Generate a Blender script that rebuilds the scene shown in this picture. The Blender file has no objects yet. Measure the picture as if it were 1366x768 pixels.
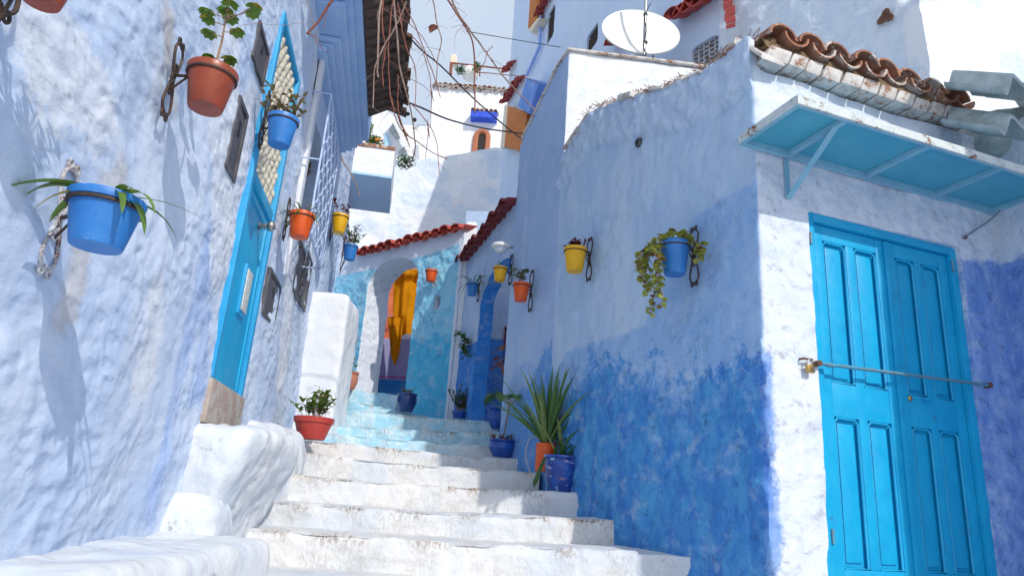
import bpy, bmesh, math, random
from mathutils import Vector, Matrix, noise
random.seed(11)
R = math.radians
# ------------------------------------------------------------------ camera, sky, sun, exposure
sc = bpy.context.scene
C = bpy.context.scene.collection
F_PX, CX, CY = 911.0, 683.0, 384.0          # the photograph is 1366 x 768
TH, RO = R(17.1), R(4.1)
Fw = Vector((0, math.cos(TH), math.sin(TH)))
R0 = Vector((1, 0, 0)); U0 = R0.cross(Fw)
Rt = R0*math.cos(RO) + U0*math.sin(RO)
Up = -R0*math.sin(RO) + U0*math.cos(RO)
cam = bpy.data.cameras.new('camera'); cam.sensor_width = 36; cam.lens = 36*F_PX/1366
cam.clip_start = .02; cam.clip_end = 3000
co = bpy.data.objects.new('camera', cam); C.objects.link(co)
M = Matrix.Identity(4)
for i in range(3):
    M[i][0] = Rt[i]; M[i][1] = Up[i]; M[i][2] = -Fw[i]
co.matrix_world = M; sc.camera = co
SUN_AZ, SUN_EL = Vector((.55, -.835)).normalized(), R(37)
w = bpy.data.worlds.new('World'); sc.world = w; w.use_nodes = True
nt = w.node_tree; bg = nt.nodes['Background']
sky = nt.nodes.new('ShaderNodeTexSky'); sky.sky_type = 'NISHITA'; sky.sun_disc = False
sky.sun_elevation = SUN_EL; sky.sun_rotation = math.atan2(SUN_AZ.x, SUN_AZ.y)
sky.air_density = 1.0; sky.dust_density = 4.0; sky.ozone_density = 1.0
# thin bright cloud veil over the clear sky
tcw = nt.nodes.new('ShaderNodeTexCoord'); nzw = nt.nodes.new('ShaderNodeTexNoise'); nzw.inputs['Scale'].default_value = 2.2; nzw.inputs['Detail'].default_value = 5
nt.links.new(tcw.outputs['Generated'], nzw.inputs['Vector'])
mrw = nt.nodes.new('ShaderNodeMapRange'); nt.links.new(nzw.outputs[0], mrw.inputs[0]); mrw.inputs[1].default_value = .3; mrw.inputs[2].default_value = .7; mrw.inputs[3].default_value = .62; mrw.inputs[4].default_value = .95
mxw = nt.nodes.new('ShaderNodeMix'); mxw.data_type = 'RGBA'; nt.links.new(mrw.outputs[0], mxw.inputs[0]); nt.links.new(sky.outputs[0], mxw.inputs[6]); mxw.inputs[7].default_value = (4.0, 4.65, 5.6, 1)
nt.links.new(mxw.outputs[2], bg.inputs[0]); bg.inputs[1].default_value = .15
sl = bpy.data.lights.new('sun', 'SUN'); sl.energy = 2.7; sl.angle = R(.6); sl.color = (1, .95, .87)
so = bpy.data.objects.new('sun', sl); C.objects.link(so); so.location = (4, -6, 9)
sd3 = Vector((SUN_AZ.x*math.cos(SUN_EL), SUN_AZ.y*math.cos(SUN_EL), math.sin(SUN_EL)))
so.rotation_euler = sd3.to_track_quat('Z', 'Y').to_euler()
sc.view_settings.view_transform = 'Standard'; sc.view_settings.look = 'None'
sc.view_settings.exposure = 0.16; sc.view_settings.gamma = 1
sc.cycles.max_bounces = 8; sc.cycles.diffuse_bounces = 6

# ------------------------------------------------------------------ measuring helpers (same camera numbers)
def ray(u, v): return Rt*((u-CX)/F_PX) - Up*((v-CY)/F_PX) + Fw
def atY(u, v, Y): r = ray(u, v); return r*(Y/r.y)
def atZ(u, v, Z): r = ray(u, v); return r*(Z/r.z)
class Plane:
    """vertical wall plane: travels along D, outward normal on the right of travel"""
    def __init__(s, P, D):
        s.P = Vector((P[0], P[1], 0)); s.D = Vector((D[0], D[1], 0)).normalized()
        s.n = Vector((s.D.y, -s.D.x, 0))
    def px(s, u, v, o=0):
        r = ray(u, v); return r*(s.n.dot(s.P + s.n*o)/s.n.dot(r))
    def sz(s, u, v, o=0):
        p = s.px(u, v, o); return ((p-s.P).dot(s.D), p.z)
    def at(s, a, z, o=0):
        p = s.P + s.D*a + s.n*o; return Vector((p.x, p.y, z))
X0 = -.979
LW = Plane((X0 - .155*.1, .1), (-.155, 1))          # left house, street face
RW = Plane((-.02, 6.577), (.42, -1))                 # right house, street face
DW = Plane((1.31, 3.41), (.944, .33))                # right house, door face
AW = Plane((-3.03, 10.037), (1.27, -1))              # arch wall
BW = Plane((-.62, 8.28), (.36, -1))                  # second arch wall
SEG1 = (Vector((1.31, 3.41, 0))-RW.P).length
SEG2 = 1.894

# ------------------------------------------------------------------ object helpers
def setp(o, label=None, cat=None, group=None, kind=None):
    if label: o['label'] = label
    if cat: o['category'] = cat
    if group: o['group'] = group
    if kind: o['kind'] = kind
    return o
def thing(name, label, cat, loc=(0, 0, 0), group=None, kind=None):
    o = bpy.data.objects.new(name, None); C.objects.link(o); o.location = loc; o.empty_display_size = .1
    return setp(o, label, cat, group, kind)
def wloc(o):
    v = Vector((0, 0, 0))
    while o: v += o.location; o = o.parent
    return v
def obj(name, bm, mat, parent=None, smooth=None, recalc=True):
    if recalc: bmesh.ops.recalc_face_normals(bm, faces=bm.faces[:])
    me = bpy.data.meshes.new(name)
    if parent:
        d = wloc(parent)
        for v in bm.verts: v.co -= d
    bm.to_mesh(me); bm.free()
    o = bpy.data.objects.new(name, me); C.objects.link(o); o.parent = parent
    if mat: me.materials.append(mat)
    if smooth is not None:
        for p in me.polygons: p.use_smooth = True
        if smooth < 179: me.set_sharp_from_angle(angle=R(smooth))
    return o
def hexa(bm, pts):
    v = [bm.verts.new(p) for p in pts]
    for f in ((0, 1, 2, 3), (7, 6, 5, 4), (0, 4, 5, 1), (1, 5, 6, 2), (2, 6, 7, 3), (3, 7, 4, 0)):
        bm.faces.new([v[i] for i in f])
    return v
def slab(bm, a, b, c, d, vec):
    """quad a b c d given depth vec"""
    return hexa(bm, [a, b, c, d, a+vec, b+vec, c+vec, d+vec])
def wbox(bm, pl, s0, s1, z0, z1, o0, o1):
    return hexa(bm, [pl.at(s0, z0, o1), pl.at(s1, z0, o1), pl.at(s1, z1, o1), pl.at(s0, z1, o1),
                     pl.at(s0, z0, o0), pl.at(s1, z0, o0), pl.at(s1, z1, o0), pl.at(s0, z1, o0)])
def bevel(bm, w, seg=2):
    bmesh.ops.bevel(bm, geom=bm.edges[:], offset=w, segments=seg, affect='EDGES', profile=.6, clamp_overlap=True)
def tube(bm, pts, r, n=6, cap=True, r2=None):
    pts = [Vector(p) for p in pts]
    rings = []; prev = None
    for i, p in enumerate(pts):
        a = pts[max(i-1, 0)]; b = pts[min(i+1, len(pts)-1)]; t = (b-a)
        if t.length < 1e-7: t = Vector((0, 0, 1))
        t.normalize()
        x = (prev - t*prev.dot(t)) if prev else t.orthogonal()
        if x.length < 1e-5: x = t.orthogonal()
        x.normalize(); prev = x; y = t.cross(x)
        rr = r if r2 is None else r + (r2-r)*i/max(1, len(pts)-1)
        rings.append([bm.verts.new(p + (x*math.cos(k*2*math.pi/n) + y*math.sin(k*2*math.pi/n))*rr) for k in range(n)])
    for a, b in zip(rings, rings[1:]):
        for k in range(n): bm.faces.new((a[k], a[(k+1) % n], b[(k+1) % n], b[k]))
    if cap: bm.faces.new(rings[0][::-1]); bm.faces.new(rings[-1])
def spline(pts, k=6):
    pts = [Vector(p) for p in pts]; out = []
    for i in range(len(pts)-1):
        p0 = pts[max(i-1, 0)]; p1 = pts[i]; p2 = pts[i+1]; p3 = pts[min(i+2, len(pts)-1)]
        for j in range(k):
            t = j/k
            out.append(.5*((2*p1)+(p2-p0)*t+(2*p0-5*p1+4*p2-p3)*t*t+(3*p1-p0-3*p2+p3)*t**3))
    out.append(pts[-1]); return out
def lathe(bm, prof, c, n=32, axis=None, wob=0):
    """prof: (r, z) pairs, c centre of z=0"""
    q = Vector((0, 0, 1)).rotation_difference(Vector(axis)) if axis else None
    rings = []
    for r, z in prof:
        ring = []
        for k in range(n):
            a = 2*math.pi*k/n
            rr = r*(1+wob*math.sin(3*a+z*9))
            p = Vector((rr*math.cos(a), rr*math.sin(a), z))
            if q: p = q @ p
            ring.append(bm.verts.new(p+Vector(c)))
        rings.append(ring)
    for a, b in zip(rings, rings[1:]):
        for k in range(n): bm.faces.new((a[k], a[(k+1) % n], b[(k+1) % n], b[k]))
    if prof[0][0] > 1e-4: bm.faces.new(rings[0][::-1])
    if prof[-1][0] > 1e-4: bm.faces.new(rings[-1])
    bmesh.ops.remove_doubles(bm, verts=bm.verts[:], dist=1e-5)

# ------------------------------------------------------------------ materials
class NT:
    def __init__(s, name):
        s.m = bpy.data.materials.new(name); s.m.use_nodes = True; s.t = s.m.node_tree
        s.b = s.t.nodes['Principled BSDF']; s.out = s.t.nodes['Material Output']
        s.tc = s.t.nodes.new('ShaderNodeTexCoord').outputs['Object']
    def n(s, typ, **k):
        nd = s.t.nodes.new(typ)
        for a, b in k.items(): setattr(nd, a, b)
        return nd
    def l(s, a, b): s.t.links.new(a, b)
    def noise(s, scale, detail=4, rough=.55, dist=0, vec=None, stretch=None):
        nd = s.n('ShaderNodeTexNoise'); nd.inputs['Scale'].default_value = scale
        nd.inputs['Detail'].default_value = detail; nd.inputs['Roughness'].default_value = rough
        nd.inputs['Distortion'].default_value = dist
        v = vec or s.tc
        if stretch:
            mp = s.n('ShaderNodeMapping'); mp.inputs['Scale'].default_value = stretch; s.l(v, mp.inputs[0]); v = mp.outputs[0]
        s.l(v, nd.inputs['Vector']); return nd.outputs[0]
    def vor(s, scale, feature='F1', vec=None):
        nd = s.n('ShaderNodeTexVoronoi'); nd.feature = feature; nd.inputs['Scale'].default_value = scale
        s.l(vec or s.tc, nd.inputs['Vector']); return nd.outputs['Distance']
    def math(s, op, a, b=None, clamp=False):
        nd = s.n('ShaderNodeMath', operation=op); nd.use_clamp = clamp
        for i, x in enumerate((a, b)):
            if x is None: continue
            if isinstance(x, (int, float)): nd.inputs[i].default_value = x
            else: s.l(x, nd.inputs[i])
        return nd.outputs[0]
    def rng(s, v, a, b, c=0, d=1, smooth=True):
        nd = s.n('ShaderNodeMapRange'); nd.interpolation_type = 'SMOOTHSTEP' if smooth else 'LINEAR'
        s.l(v, nd.inputs[0])
        for i, x in enumerate((a, b, c, d)): nd.inputs[i+1].default_value = x
        return nd.outputs[0]
    def mix(s, f, a, b):
        nd = s.n('ShaderNodeMix', data_type='RGBA')
        ins = [i for i in nd.inputs]
        fi, ai, bi = ins[0], ins[6], ins[7]
        for i, x in ((fi, f), (ai, a), (bi, b)):
            if isinstance(x, (int, float)): i.default_value = x
            elif isinstance(x, (tuple, list)): i.default_value = (*x[:3], 1)
            else: s.l(x, i)
        return nd.outputs[2]
    def attr(s, name):
        nd = s.n('ShaderNodeAttribute'); nd.attribute_name = name; return nd.outputs['Fac']
    def bump(s, h, dist, strength=1, prev=None):
        nd = s.n('ShaderNodeBump'); nd.inputs['Distance'].default_value = dist; nd.inputs['Strength'].default_value = strength
        s.l(h, nd.inputs['Height'])
        if prev: s.l(prev, nd.inputs['Normal'])
        return nd.outputs[0]
    def fin(s, col, rough=.8, norm=None, metal=0, spec=None):
        if isinstance(col, (tuple, list)): s.b.inputs['Base Color'].default_value = (*col[:3], 1)
        else: s.l(col, s.b.inputs['Base Color'])
        if isinstance(rough, (int, float)): s.b.inputs['Roughness'].default_value = rough
        else: s.l(rough, s.b.inputs['Roughness'])
        s.b.inputs['Metallic'].default_value = metal
        if spec is not None: s.b.inputs['Specular IOR Level'].default_value = spec
        if norm: s.l(norm, s.b.inputs['Normal'])
        return s.m

def plaster(name, c1, c2, layers=(), bump=1.0, lump=9, dirt=0.0, wear=.35, under=None, st=(1, 1, 1), dents=0):
    """limewashed plaster: mottled coats of wash; layers = (attribute, colour a, colour b, raggedness, opacity)"""
    t = NT(name)
    big = t.noise(1.3, 3, .6, .3); mid = t.noise(6, 5, .65, .4); fine = t.noise(38, 4, .7)
    drip = t.noise(5, 4, .6, .2, stretch=(1, 1, .22))
    f = t.math('ADD', t.math('MULTIPLY', big, .55), t.math('MULTIPLY', drip, .45))
    col = t.mix(t.rng(f, .38, .62), c1, c2)
    col = t.mix(t.rng(mid, .56, .72, 0, .35), col, under or (.74, .75, .78))
    for (a, ca, cb, rag, op) in layers:
        at = t.attr(a)
        nz = t.math('MULTIPLY', t.math('SUBTRACT', t.math('ADD', t.math('MULTIPLY', mid, .6), t.math('MULTIPLY', fine, .4)), .5), rag*4)
        nz2 = t.math('MULTIPLY', t.math('SUBTRACT', big, .5), rag*3)
        e = t.math('ADD', t.math('ADD', at, nz), nz2)
        m = t.math('MULTIPLY', t.rng(e, -.012-rag*.25, .012+rag*.25), op)
        lc = t.mix(t.rng(t.noise(9, 5, .7, .5, stretch=(1, 1, .5)), .36, .64), ca, cb)
        lc = t.mix(t.rng(t.noise(5.5, 8, .68, .12, stretch=(1, 1, 1.35)), .49, .70, 0, .42), lc, c1)
        lc = t.mix(t.rng(t.noise(30, 6, .8, .1, stretch=(1, 1, .35)), .55, .75, 0, .4), lc, c2)
        lc = t.mix(t.rng(t.noise(11, 7, .78, .1, stretch=(1, 1, 1.4)), .54, .66, 0, .6), lc, tuple(x*.42 for x in ca))  # dark flecks: crevice shading put into the colour, along with worn paint
        col = t.mix(m, col, lc)
    # worn scuffs showing white lime, small chips
    chip = t.rng(t.noise(30, 6, .8, .15), .66, .74, 0, wear)
    col = t.mix(chip, col, (.72, .73, .76))
    if dirt:
        dn = t.math('MULTIPLY', t.rng(t.noise(4.5, 5, .7, .2), .52, .72), t.rng(t.noise(45, 5, .8), .48, .66))
        col = t.mix(t.math('MULTIPLY', dn, dirt), col, (.2, .13, .08))
        sp = t.rng(t.vor(70), .05, .16, 1, 0)
        sp = t.math('MULTIPLY', sp, t.rng(t.noise(11, 3, .6), .6, .68))
        col = t.mix(t.math('MULTIPLY', sp, min(1, dirt*1.1)), col, (.12, .08, .06))
    h1 = t.noise(lump, 1.5, .4, .1, stretch=st); h2 = t.noise(lump*4.5, 3, .5, .1, stretch=st); h3 = t.noise(170, 2, .6)
    if dents:
        nd = t.n('ShaderNodeTexVoronoi'); nd.feature = 'SMOOTH_F1'; nd.inputs['Scale'].default_value = lump*1.5; nd.inputs['Smoothness'].default_value = .7; nd.inputs['Randomness'].default_value = 1
        mp = t.n('ShaderNodeMapping'); mp.inputs['Scale'].default_value = st; t.l(t.tc, mp.inputs[0])
        va = t.n('ShaderNodeVectorMath', operation='ADD'); t.l(mp.outputs[0], va.inputs[0]); nz_ = t.n('ShaderNodeTexNoise'); nz_.inputs['Scale'].default_value = 6; t.l(t.tc, nz_.inputs['Vector'])
        vs = t.n('ShaderNodeVectorMath', operation='SCALE'); t.l(nz_.outputs['Color'], vs.inputs[0]); vs.inputs['Scale'].default_value = .09; t.l(vs.outputs[0], va.inputs[1]); t.l(va.outputs[0], nd.inputs['Vector'])
        h1 = t.math('ADD', h1, t.math('MULTIPLY', nd.outputs['Distance'], dents))
    h1 = t.math('MULTIPLY', h1, t.rng(t.noise(1.7, 2, .5), .35, .62, .35, 1)); nb = t.bump(h1, .026*bump, .85); nb = t.bump(h2, .004*bump, .7, nb); nb = t.bump(h3, .0009, .5, nb)
    nb = t.bump(chip, .0015, .5, nb)
    return t.fin(col, .88, nb, spec=.25)

def simple(name, c, c2=None, rough=.5, sc_=8, bump=.002, bsc=40, metal=0, spec=None, wear=None, wearc=(.3, .2, .15), wt=.62):
    t = NT(name); c2 = c2 or tuple(x*.8 for x in c)
    col = t.mix(t.rng(t.noise(sc_, 5, .65, .3), .36, .66), c, c2)
    if wear:
        col = t.mix(t.rng(t.noise(wear, 6, .8, .5), wt, wt+.06), col, wearc)
    nb = t.bump(t.noise(bsc, 4, .6), bump, .8)
    rr = t.rng(t.noise(15, 4, .6), .3, .7, rough-.1, min(1, rough+.15), False)
    return t.fin(col, rr, nb, metal, spec)

def leafmat(name, a, b, c=None, trans=.25):
    t = NT(name); g = t.n('ShaderNodeNewGeometry')
    ri = g.outputs['Random Per Island']
    col = t.mix(ri, a, b)
    if c: col = t.mix(t.rng(ri, .82, .9), col, c)
    col = t.mix(t.rng(t.noise(35, 3), .4, .7, 0, .4), col, tuple(x*.55 for x in a))
    m = t.fin(col, .45)
    tr = t.n('ShaderNodeBsdfTranslucent'); t.l(col, tr.inputs[0])
    mx = t.n('ShaderNodeMixShader'); mx.inputs[0].default_value = trans
    t.l(t.b.outputs[0], mx.inputs[1]); t.l(tr.outputs[0], mx.inputs[2]); t.l(mx.outputs[0], t.out.inputs[0])
    return m

WHITE = (.74, .755, .78); PALE = (.60, .68, .84)
m_leftwall = plaster('left_wall_limewash', (.60, .68, .81), (.47, .58, .77),
    layers=[('streak', (.22, .37, .72), (.38, .51, .78), .10, .6), ('ochre', (.50, .40, .30), (.62, .56, .5), .06, .5),
            ('white', (.76, .77, .79), (.70, .73, .78), .10, .7)], bump=1.15, lump=14, dirt=.2, under=(.68, .73, .82), st=(1, .5, .85), dents=.55)
m_rightwall = plaster('right_wall_limewash', (.50, .62, .76), (.40, .54, .74),
    layers=[('mid', (.17, .36, .70), (.27, .45, .74), .05, .65), ('deep', (.045, .22, .58), (.11, .33, .66), .24, .86), ('deep2', (.015, .15, .52), (.03, .30, .60), .30, .55),
            ('cap', (.58, .66, .77), (.46, .57, .74), .03, .7), ('door_side', (.68, .72, .79), (.62, .67, .78), .012, 1.0), ('corner_blue', (.04, .18, .58), (.16, .32, .68), .05, .85)],
    bump=1.9, lump=9, dirt=.05, under=(.62, .70, .84))
m_block = plaster('block_limewash', (.42, .54, .74), (.36, .49, .72), layers=[('mid', (.20, .38, .70), (.27, .45, .74), .05, .55), ('deep', (.05, .22, .60), (.10, .32, .66), .13, .8), ('door_side', (.78, .79, .80), (.74, .76, .79), .012, 1.0)], bump=.9, lump=6, under=(.5, .6, .76))
m_archwall = plaster('arch_wall_limewash', (.72, .75, .82), (.66, .71, .80),
    layers=[('cyan', (.19, .56, .77), (.30, .64, .80), .01, .95), ('cyan2', (.04, .42, .70), (.09, .50, .76), .10, .85), ('rev', (.74, .76, .79), (.66, .70, .78), 0, 1)], bump=1.7, lump=11, under=(.7, .76, .84))
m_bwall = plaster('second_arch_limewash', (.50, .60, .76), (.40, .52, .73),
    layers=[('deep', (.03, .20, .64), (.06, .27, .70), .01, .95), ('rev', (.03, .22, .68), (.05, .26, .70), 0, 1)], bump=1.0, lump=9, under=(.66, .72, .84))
m_reveal = plaster('reveal_blue', (.07, .24, .72), (.10, .28, .74), bump=.7)
m_white = plaster('white_lime', WHITE, (.76, .78, .82), bump=1.1, dirt=.06, under=(.82, .82, .84))
m_white_blue = plaster('white_lime_blue_splashes', (.80, .81, .83), (.70, .76, .84),
    layers=[('splash', (.45, .60, .78), (.6, .7, .80), .12, .5)], bump=1.4, dirt=.12, under=(.8, .82, .84))
m_tower = plaster('tower_blue', (.58, .68, .83), (.52, .64, .82), bump=.45, lump=5, wear=.1, under=(.64, .71, .83))
m_stoop = plaster('stoop_lime', (.68, .69, .70), (.56, .62, .70), bump=1.6, lump=7, dirt=1.0, under=(.50, .62, .78))
m_bluegrey = plaster('blue_soffit', (.38, .62, .80), (.41, .64, .82), bump=.3, wear=.05, under=(.22, .38, .63))
m_cornice = plaster('cornice_blue', (.36, .53, .80), (.46, .61, .82), bump=.4, lump=12, wear=.15, under=(.55, .66, .82))
def stepmat():
    t = NT('step_limewash')
    big = t.noise(2, 4, .6, .3); mid = t.noise(7, 5, .7, .4)
    col = t.mix(t.rng(big, .4, .62), (.72, .72, .715), (.62, .66, .71))
    bl = t.rng(t.math('ADD', t.attr('up'), t.math('MULTIPLY', t.math('SUBTRACT', mid, .5), .6)), -.15, .15)
    col = t.mix(bl, col, t.mix(t.rng(mid, .4, .62), (.36, .64, .78), (.62, .76, .82)))
    edge = t.attr('edge')
    d = t.math('MULTIPLY', t.rng(t.noise(3.2, 4, .7, .3), .44, .58), t.rng(t.noise(55, 5, .8, .3, stretch=(1, 1, .45)), .42, .62))
    d = t.math('MULTIPLY', d, t.rng(edge, 0, 1, .3, 1))
    col = t.mix(d, col, (.27, .18, .11))
    sp = t.math('MULTIPLY', t.rng(t.vor(60), .06, .17, 1, 0), t.rng(t.noise(9, 3, .6), .55, .64))
    col = t.mix(t.math('MULTIPLY', sp, .75), col, (.16, .11, .08))
    gr = t.math('MULTIPLY', t.rng(t.noise(14, 6, .8, .6), .5, .75), t.rng(edge, .3, 1, 0, .45))
    col = t.mix(gr, col, (.40, .38, .36)); col = t.mix(t.rng(t.noise(3.7, 6, .75, .2, stretch=(1, 1, 2)), .50, .70, 0, .5), col, (.50, .50, .50))
    nb = t.bump(t.noise(8, 3, .5, .5), .025, .8); nb = t.bump(t.noise(45, 5, .7), .006, .8, nb)
    return t.fin(col, .85, nb, spec=.25)
m_step = stepmat()
m_door = simple('cyan_door_paint', (.004, .34, .62), (.008, .39, .66), .4, 4, .002, 45, wear=9, wearc=(.02, .27, .50), wt=.60)
m_frame = simple('cyan_frame_paint', (.02, .36, .66), (.01, .30, .60), .45, 6, .003, 30, wear=20, wearc=(.25, .45, .6), wt=.64)
m_awn = simple('awning_sheet_blue', (.06, .36, .50), (.09, .41, .54), .5, 2.5, .002, 20, wear=12, wearc=(.30, .52, .62), wt=.68)
m_awnf = simple('awning_frame_blue', (.25, .50, .62), (.20, .44, .58), .5, 9, .002, 30, wear=16, wearc=(.22, .10, .05), wt=.64)
m_lip = simple('awning_lip_white', (.62, .66, .64), (.50, .56, .56), .5, 9, .002, 30, wear=9, wearc=(.20, .08, .03), wt=.56)
m_steel = simple('worn_steel_bar', (.10, .33, .45), (.16, .26, .30), .45, 20, .001, 60, metal=.3, wear=18, wearc=(.25, .12, .06), wt=.58)
m_brass = simple('brass', (.55, .38, .14), (.4, .26, .09), .32, 20, .001, 60, metal=.9)
m_rust = simple('rusty_metal', (.16, .07, .04), (.09, .045, .03), .7, 30, .002, 60)
m_iron = simple('dark_iron', (.035, .03, .032), (.09, .05, .035), .6, 30, .002, 70, metal=.3)
m_ironw = simple('iron_white_paint', (.55, .57, .6), (.35, .3, .3), .6, 25, .002, 70, wear=22, wearc=(.10, .05, .04), wt=.52)
m_greybox = simple('grey_meter_box', (.055, .055, .065), (.11, .10, .11), .5, 14, .002, 40, wear=20, wearc=(.4, .42, .46), wt=.66)
m_black = simple('black_void', (.012, .013, .018), None, .6)
m_glassd = simple('dark_window_glass', (.03, .04, .06), (.05, .06, .08), .15)
m_cable = simple('black_cable', (.01, .01, .012), (.03, .02, .02), .6)
m_clay = simple('old_clay_tile', (.36, .155, .085), (.22, .105, .07), .9, 9, .014, 22, wear=6, wearc=(.55, .47, .42), wt=.52)
m_red = simple('red_painted_tile', (.42, .06, .045), (.33, .04, .035), .65, 12, .004, 30)
m_dredtile = simple('dark_red_tile', (.20, .022, .025), (.14, .018, .022), .6, 12, .004, 30)
m_orangetile = simple('orange_red_tile', (.50, .085, .05), (.38, .05, .035), .6, 12, .004, 30)
m_whitebrick = simple('whitewashed_brick', (.66, .63, .60), (.48, .42, .38), .9, 9, .015, 25, wear=9, wearc=(.30, .15, .09), wt=.54)
m_greytile = simple('grey_whitewashed_tile', (.46, .52, .53), (.32, .38, .38), .95, 7, .02, 18, wear=9, wearc=(.2, .17, .15), wt=.60)
m_darkwood = simple('weathered_brown_tile', (.12, .075, .055), (.07, .045, .035), .9, 10, .01, 25, wear=7, wearc=(.2, .15, .12), wt=.6)
m_moss = simple('dry_moss_debris', (.13, .08, .04), (.22, .14, .08), .95, 30, .01, 50)
m_shutter = simple('orange_brown_shutter', (.52, .17, .03), (.44, .13, .02), .8, 5, .002, 20)
m_cream = simple('cream_trim', (.72, .62, .46), (.66, .6, .5), .7, 8)
m_brick = simple('orange_brick', (.45, .17, .09), (.36, .13, .07), .85, 30, .005, 40)
m_cobalt = simple('cobalt_paint', (.012, .06, .55), (.02, .09, .6), .5, 8)
m_dish = simple('dish_white', (.80, .80, .76), (.76, .76, .73), .42, 3, .0006, 10)
m_galv = simple('galvanised_pipe', (.40, .41, .43), (.28, .28, .3), .4, 20, .001, 40, metal=.6)
m_terr = simple('terracotta_gloss', (.30, .055, .02), (.22, .04, .016), .3, 7, .001, 40, wear=12, wearc=(.14, .04, .03), wt=.60)
m_orange = simple('orange_pot_paint', (.74, .10, .006), (.60, .075, .005), .42, 7, .001, 40, wear=11, wearc=(.38, .05, .01), wt=.6)
m_yellow = simple('yellow_pot_paint', (.80, .43, .004), (.68, .35, .003), .42, 7, .001, 40, wear=11, wearc=(.45, .22, .02), wt=.6)
m_bluepot = simple('blue_pot_paint', (.025, .17, .50), (.035, .21, .56), .42, 6, .0012, 30, wear=13, wearc=(.16, .34, .62), wt=.60)
m_navypot = simple('navy_glazed_pot', (.012, .03, .12), (.02, .06, .22), .2, 9, .001, 30, wear=30, wearc=(.4, .45, .5), wt=.72)
m_cobpot = simple('cobalt_glazed_pot', (.015, .06, .30), (.02, .10, .42), .22, 9, .001, 30)
m_redbowl = simple('red_plastic_bowl', (.46, .05, .035), (.40, .04, .03), .42, 6, .001, 30, wear=35, wearc=(.7, .5, .45), wt=.72)
m_urn = simple('terracotta_urn', (.50, .19, .12), (.40, .14, .09), .8, 14, .004, 40)
def pot_patina():
    t = NT('blue_pot_flaking')
    col = t.mix(t.rng(t.noise(7, 4, .6, .8), .42, .58), (.012, .05, .28), (.02, .10, .42))
    col = t.mix(t.rng(t.noise(9, 5, .7, 1.2, stretch=(1, 1, 1.8)), .56, .62), col, (.42, .52, .70))
    col = t.mix(t.rng(t.noise(7.3, 5, .7, 1.5, stretch=(1, 1, 1.8)), .60, .63), col, (.30, .09, .06))
    return t.fin(col, .35, t.bump(t.noise(20, 4), .003))
m_flake = pot_patina()
m_soil = simple('potting_soil', (.05, .03, .02), (.08, .05, .03), .95, 40, .01, 60)
m_cloth = simple('orange_cloth', (.86, .42, .012), (.80, .34, .010), .8, 5, .002, 200, spec=.1)
m_green = leafmat('green_leaf', (.10, .20, .03), (.17, .27, .05), (.40, .30, .04))
m_dgreen = leafmat('dark_green_leaf', (.035, .10, .025), (.07, .16, .03))
m_ygreen = leafmat('yellow_green_leaf', (.30, .36, .05), (.42, .42, .09), (.25, .10, .05))
m_bronze = leafmat('bronze_leaf', (.20, .18, .07), (.28, .22, .10), (.16, .06, .04))
m_redleaf = leafmat('red_leaf', (.22, .04, .035), (.12, .02, .03))
m_salmon = leafmat('salmon_leaf', (.40, .15, .09), (.30, .10, .07))
m_strap = leafmat('strap_leaf', (.07, .17, .04), (.13, .25, .06), (.22, .30, .10))
m_dry = simple('dry_stem', (.33, .20, .12), (.22, .12, .08), .9, 30, .002, 60)
m_vineR = simple('reddish_vine', (.26, .085, .05), (.18, .06, .04), .8, 12, .002, 60)
m_vineG = simple('grey_vine', (.33, .24, .20), (.20, .13, .10), .9, 12, .003, 60)
m_lav = plaster('lavender_wall', (.32, .32, .54), (.38, .38, .60), bump=.6, wear=.3, layers=[('low', (.03, .26, .62), (.05, .30, .66), .01, 1), ('hi', (.75, .76, .78), (.7, .72, .78), .01, 1), ('mag', (.5, .05, .30), (.55, .12, .34), .003, 1), ('org', (.75, .22, .10), (.70, .16, .07), .005, 1)])

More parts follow.
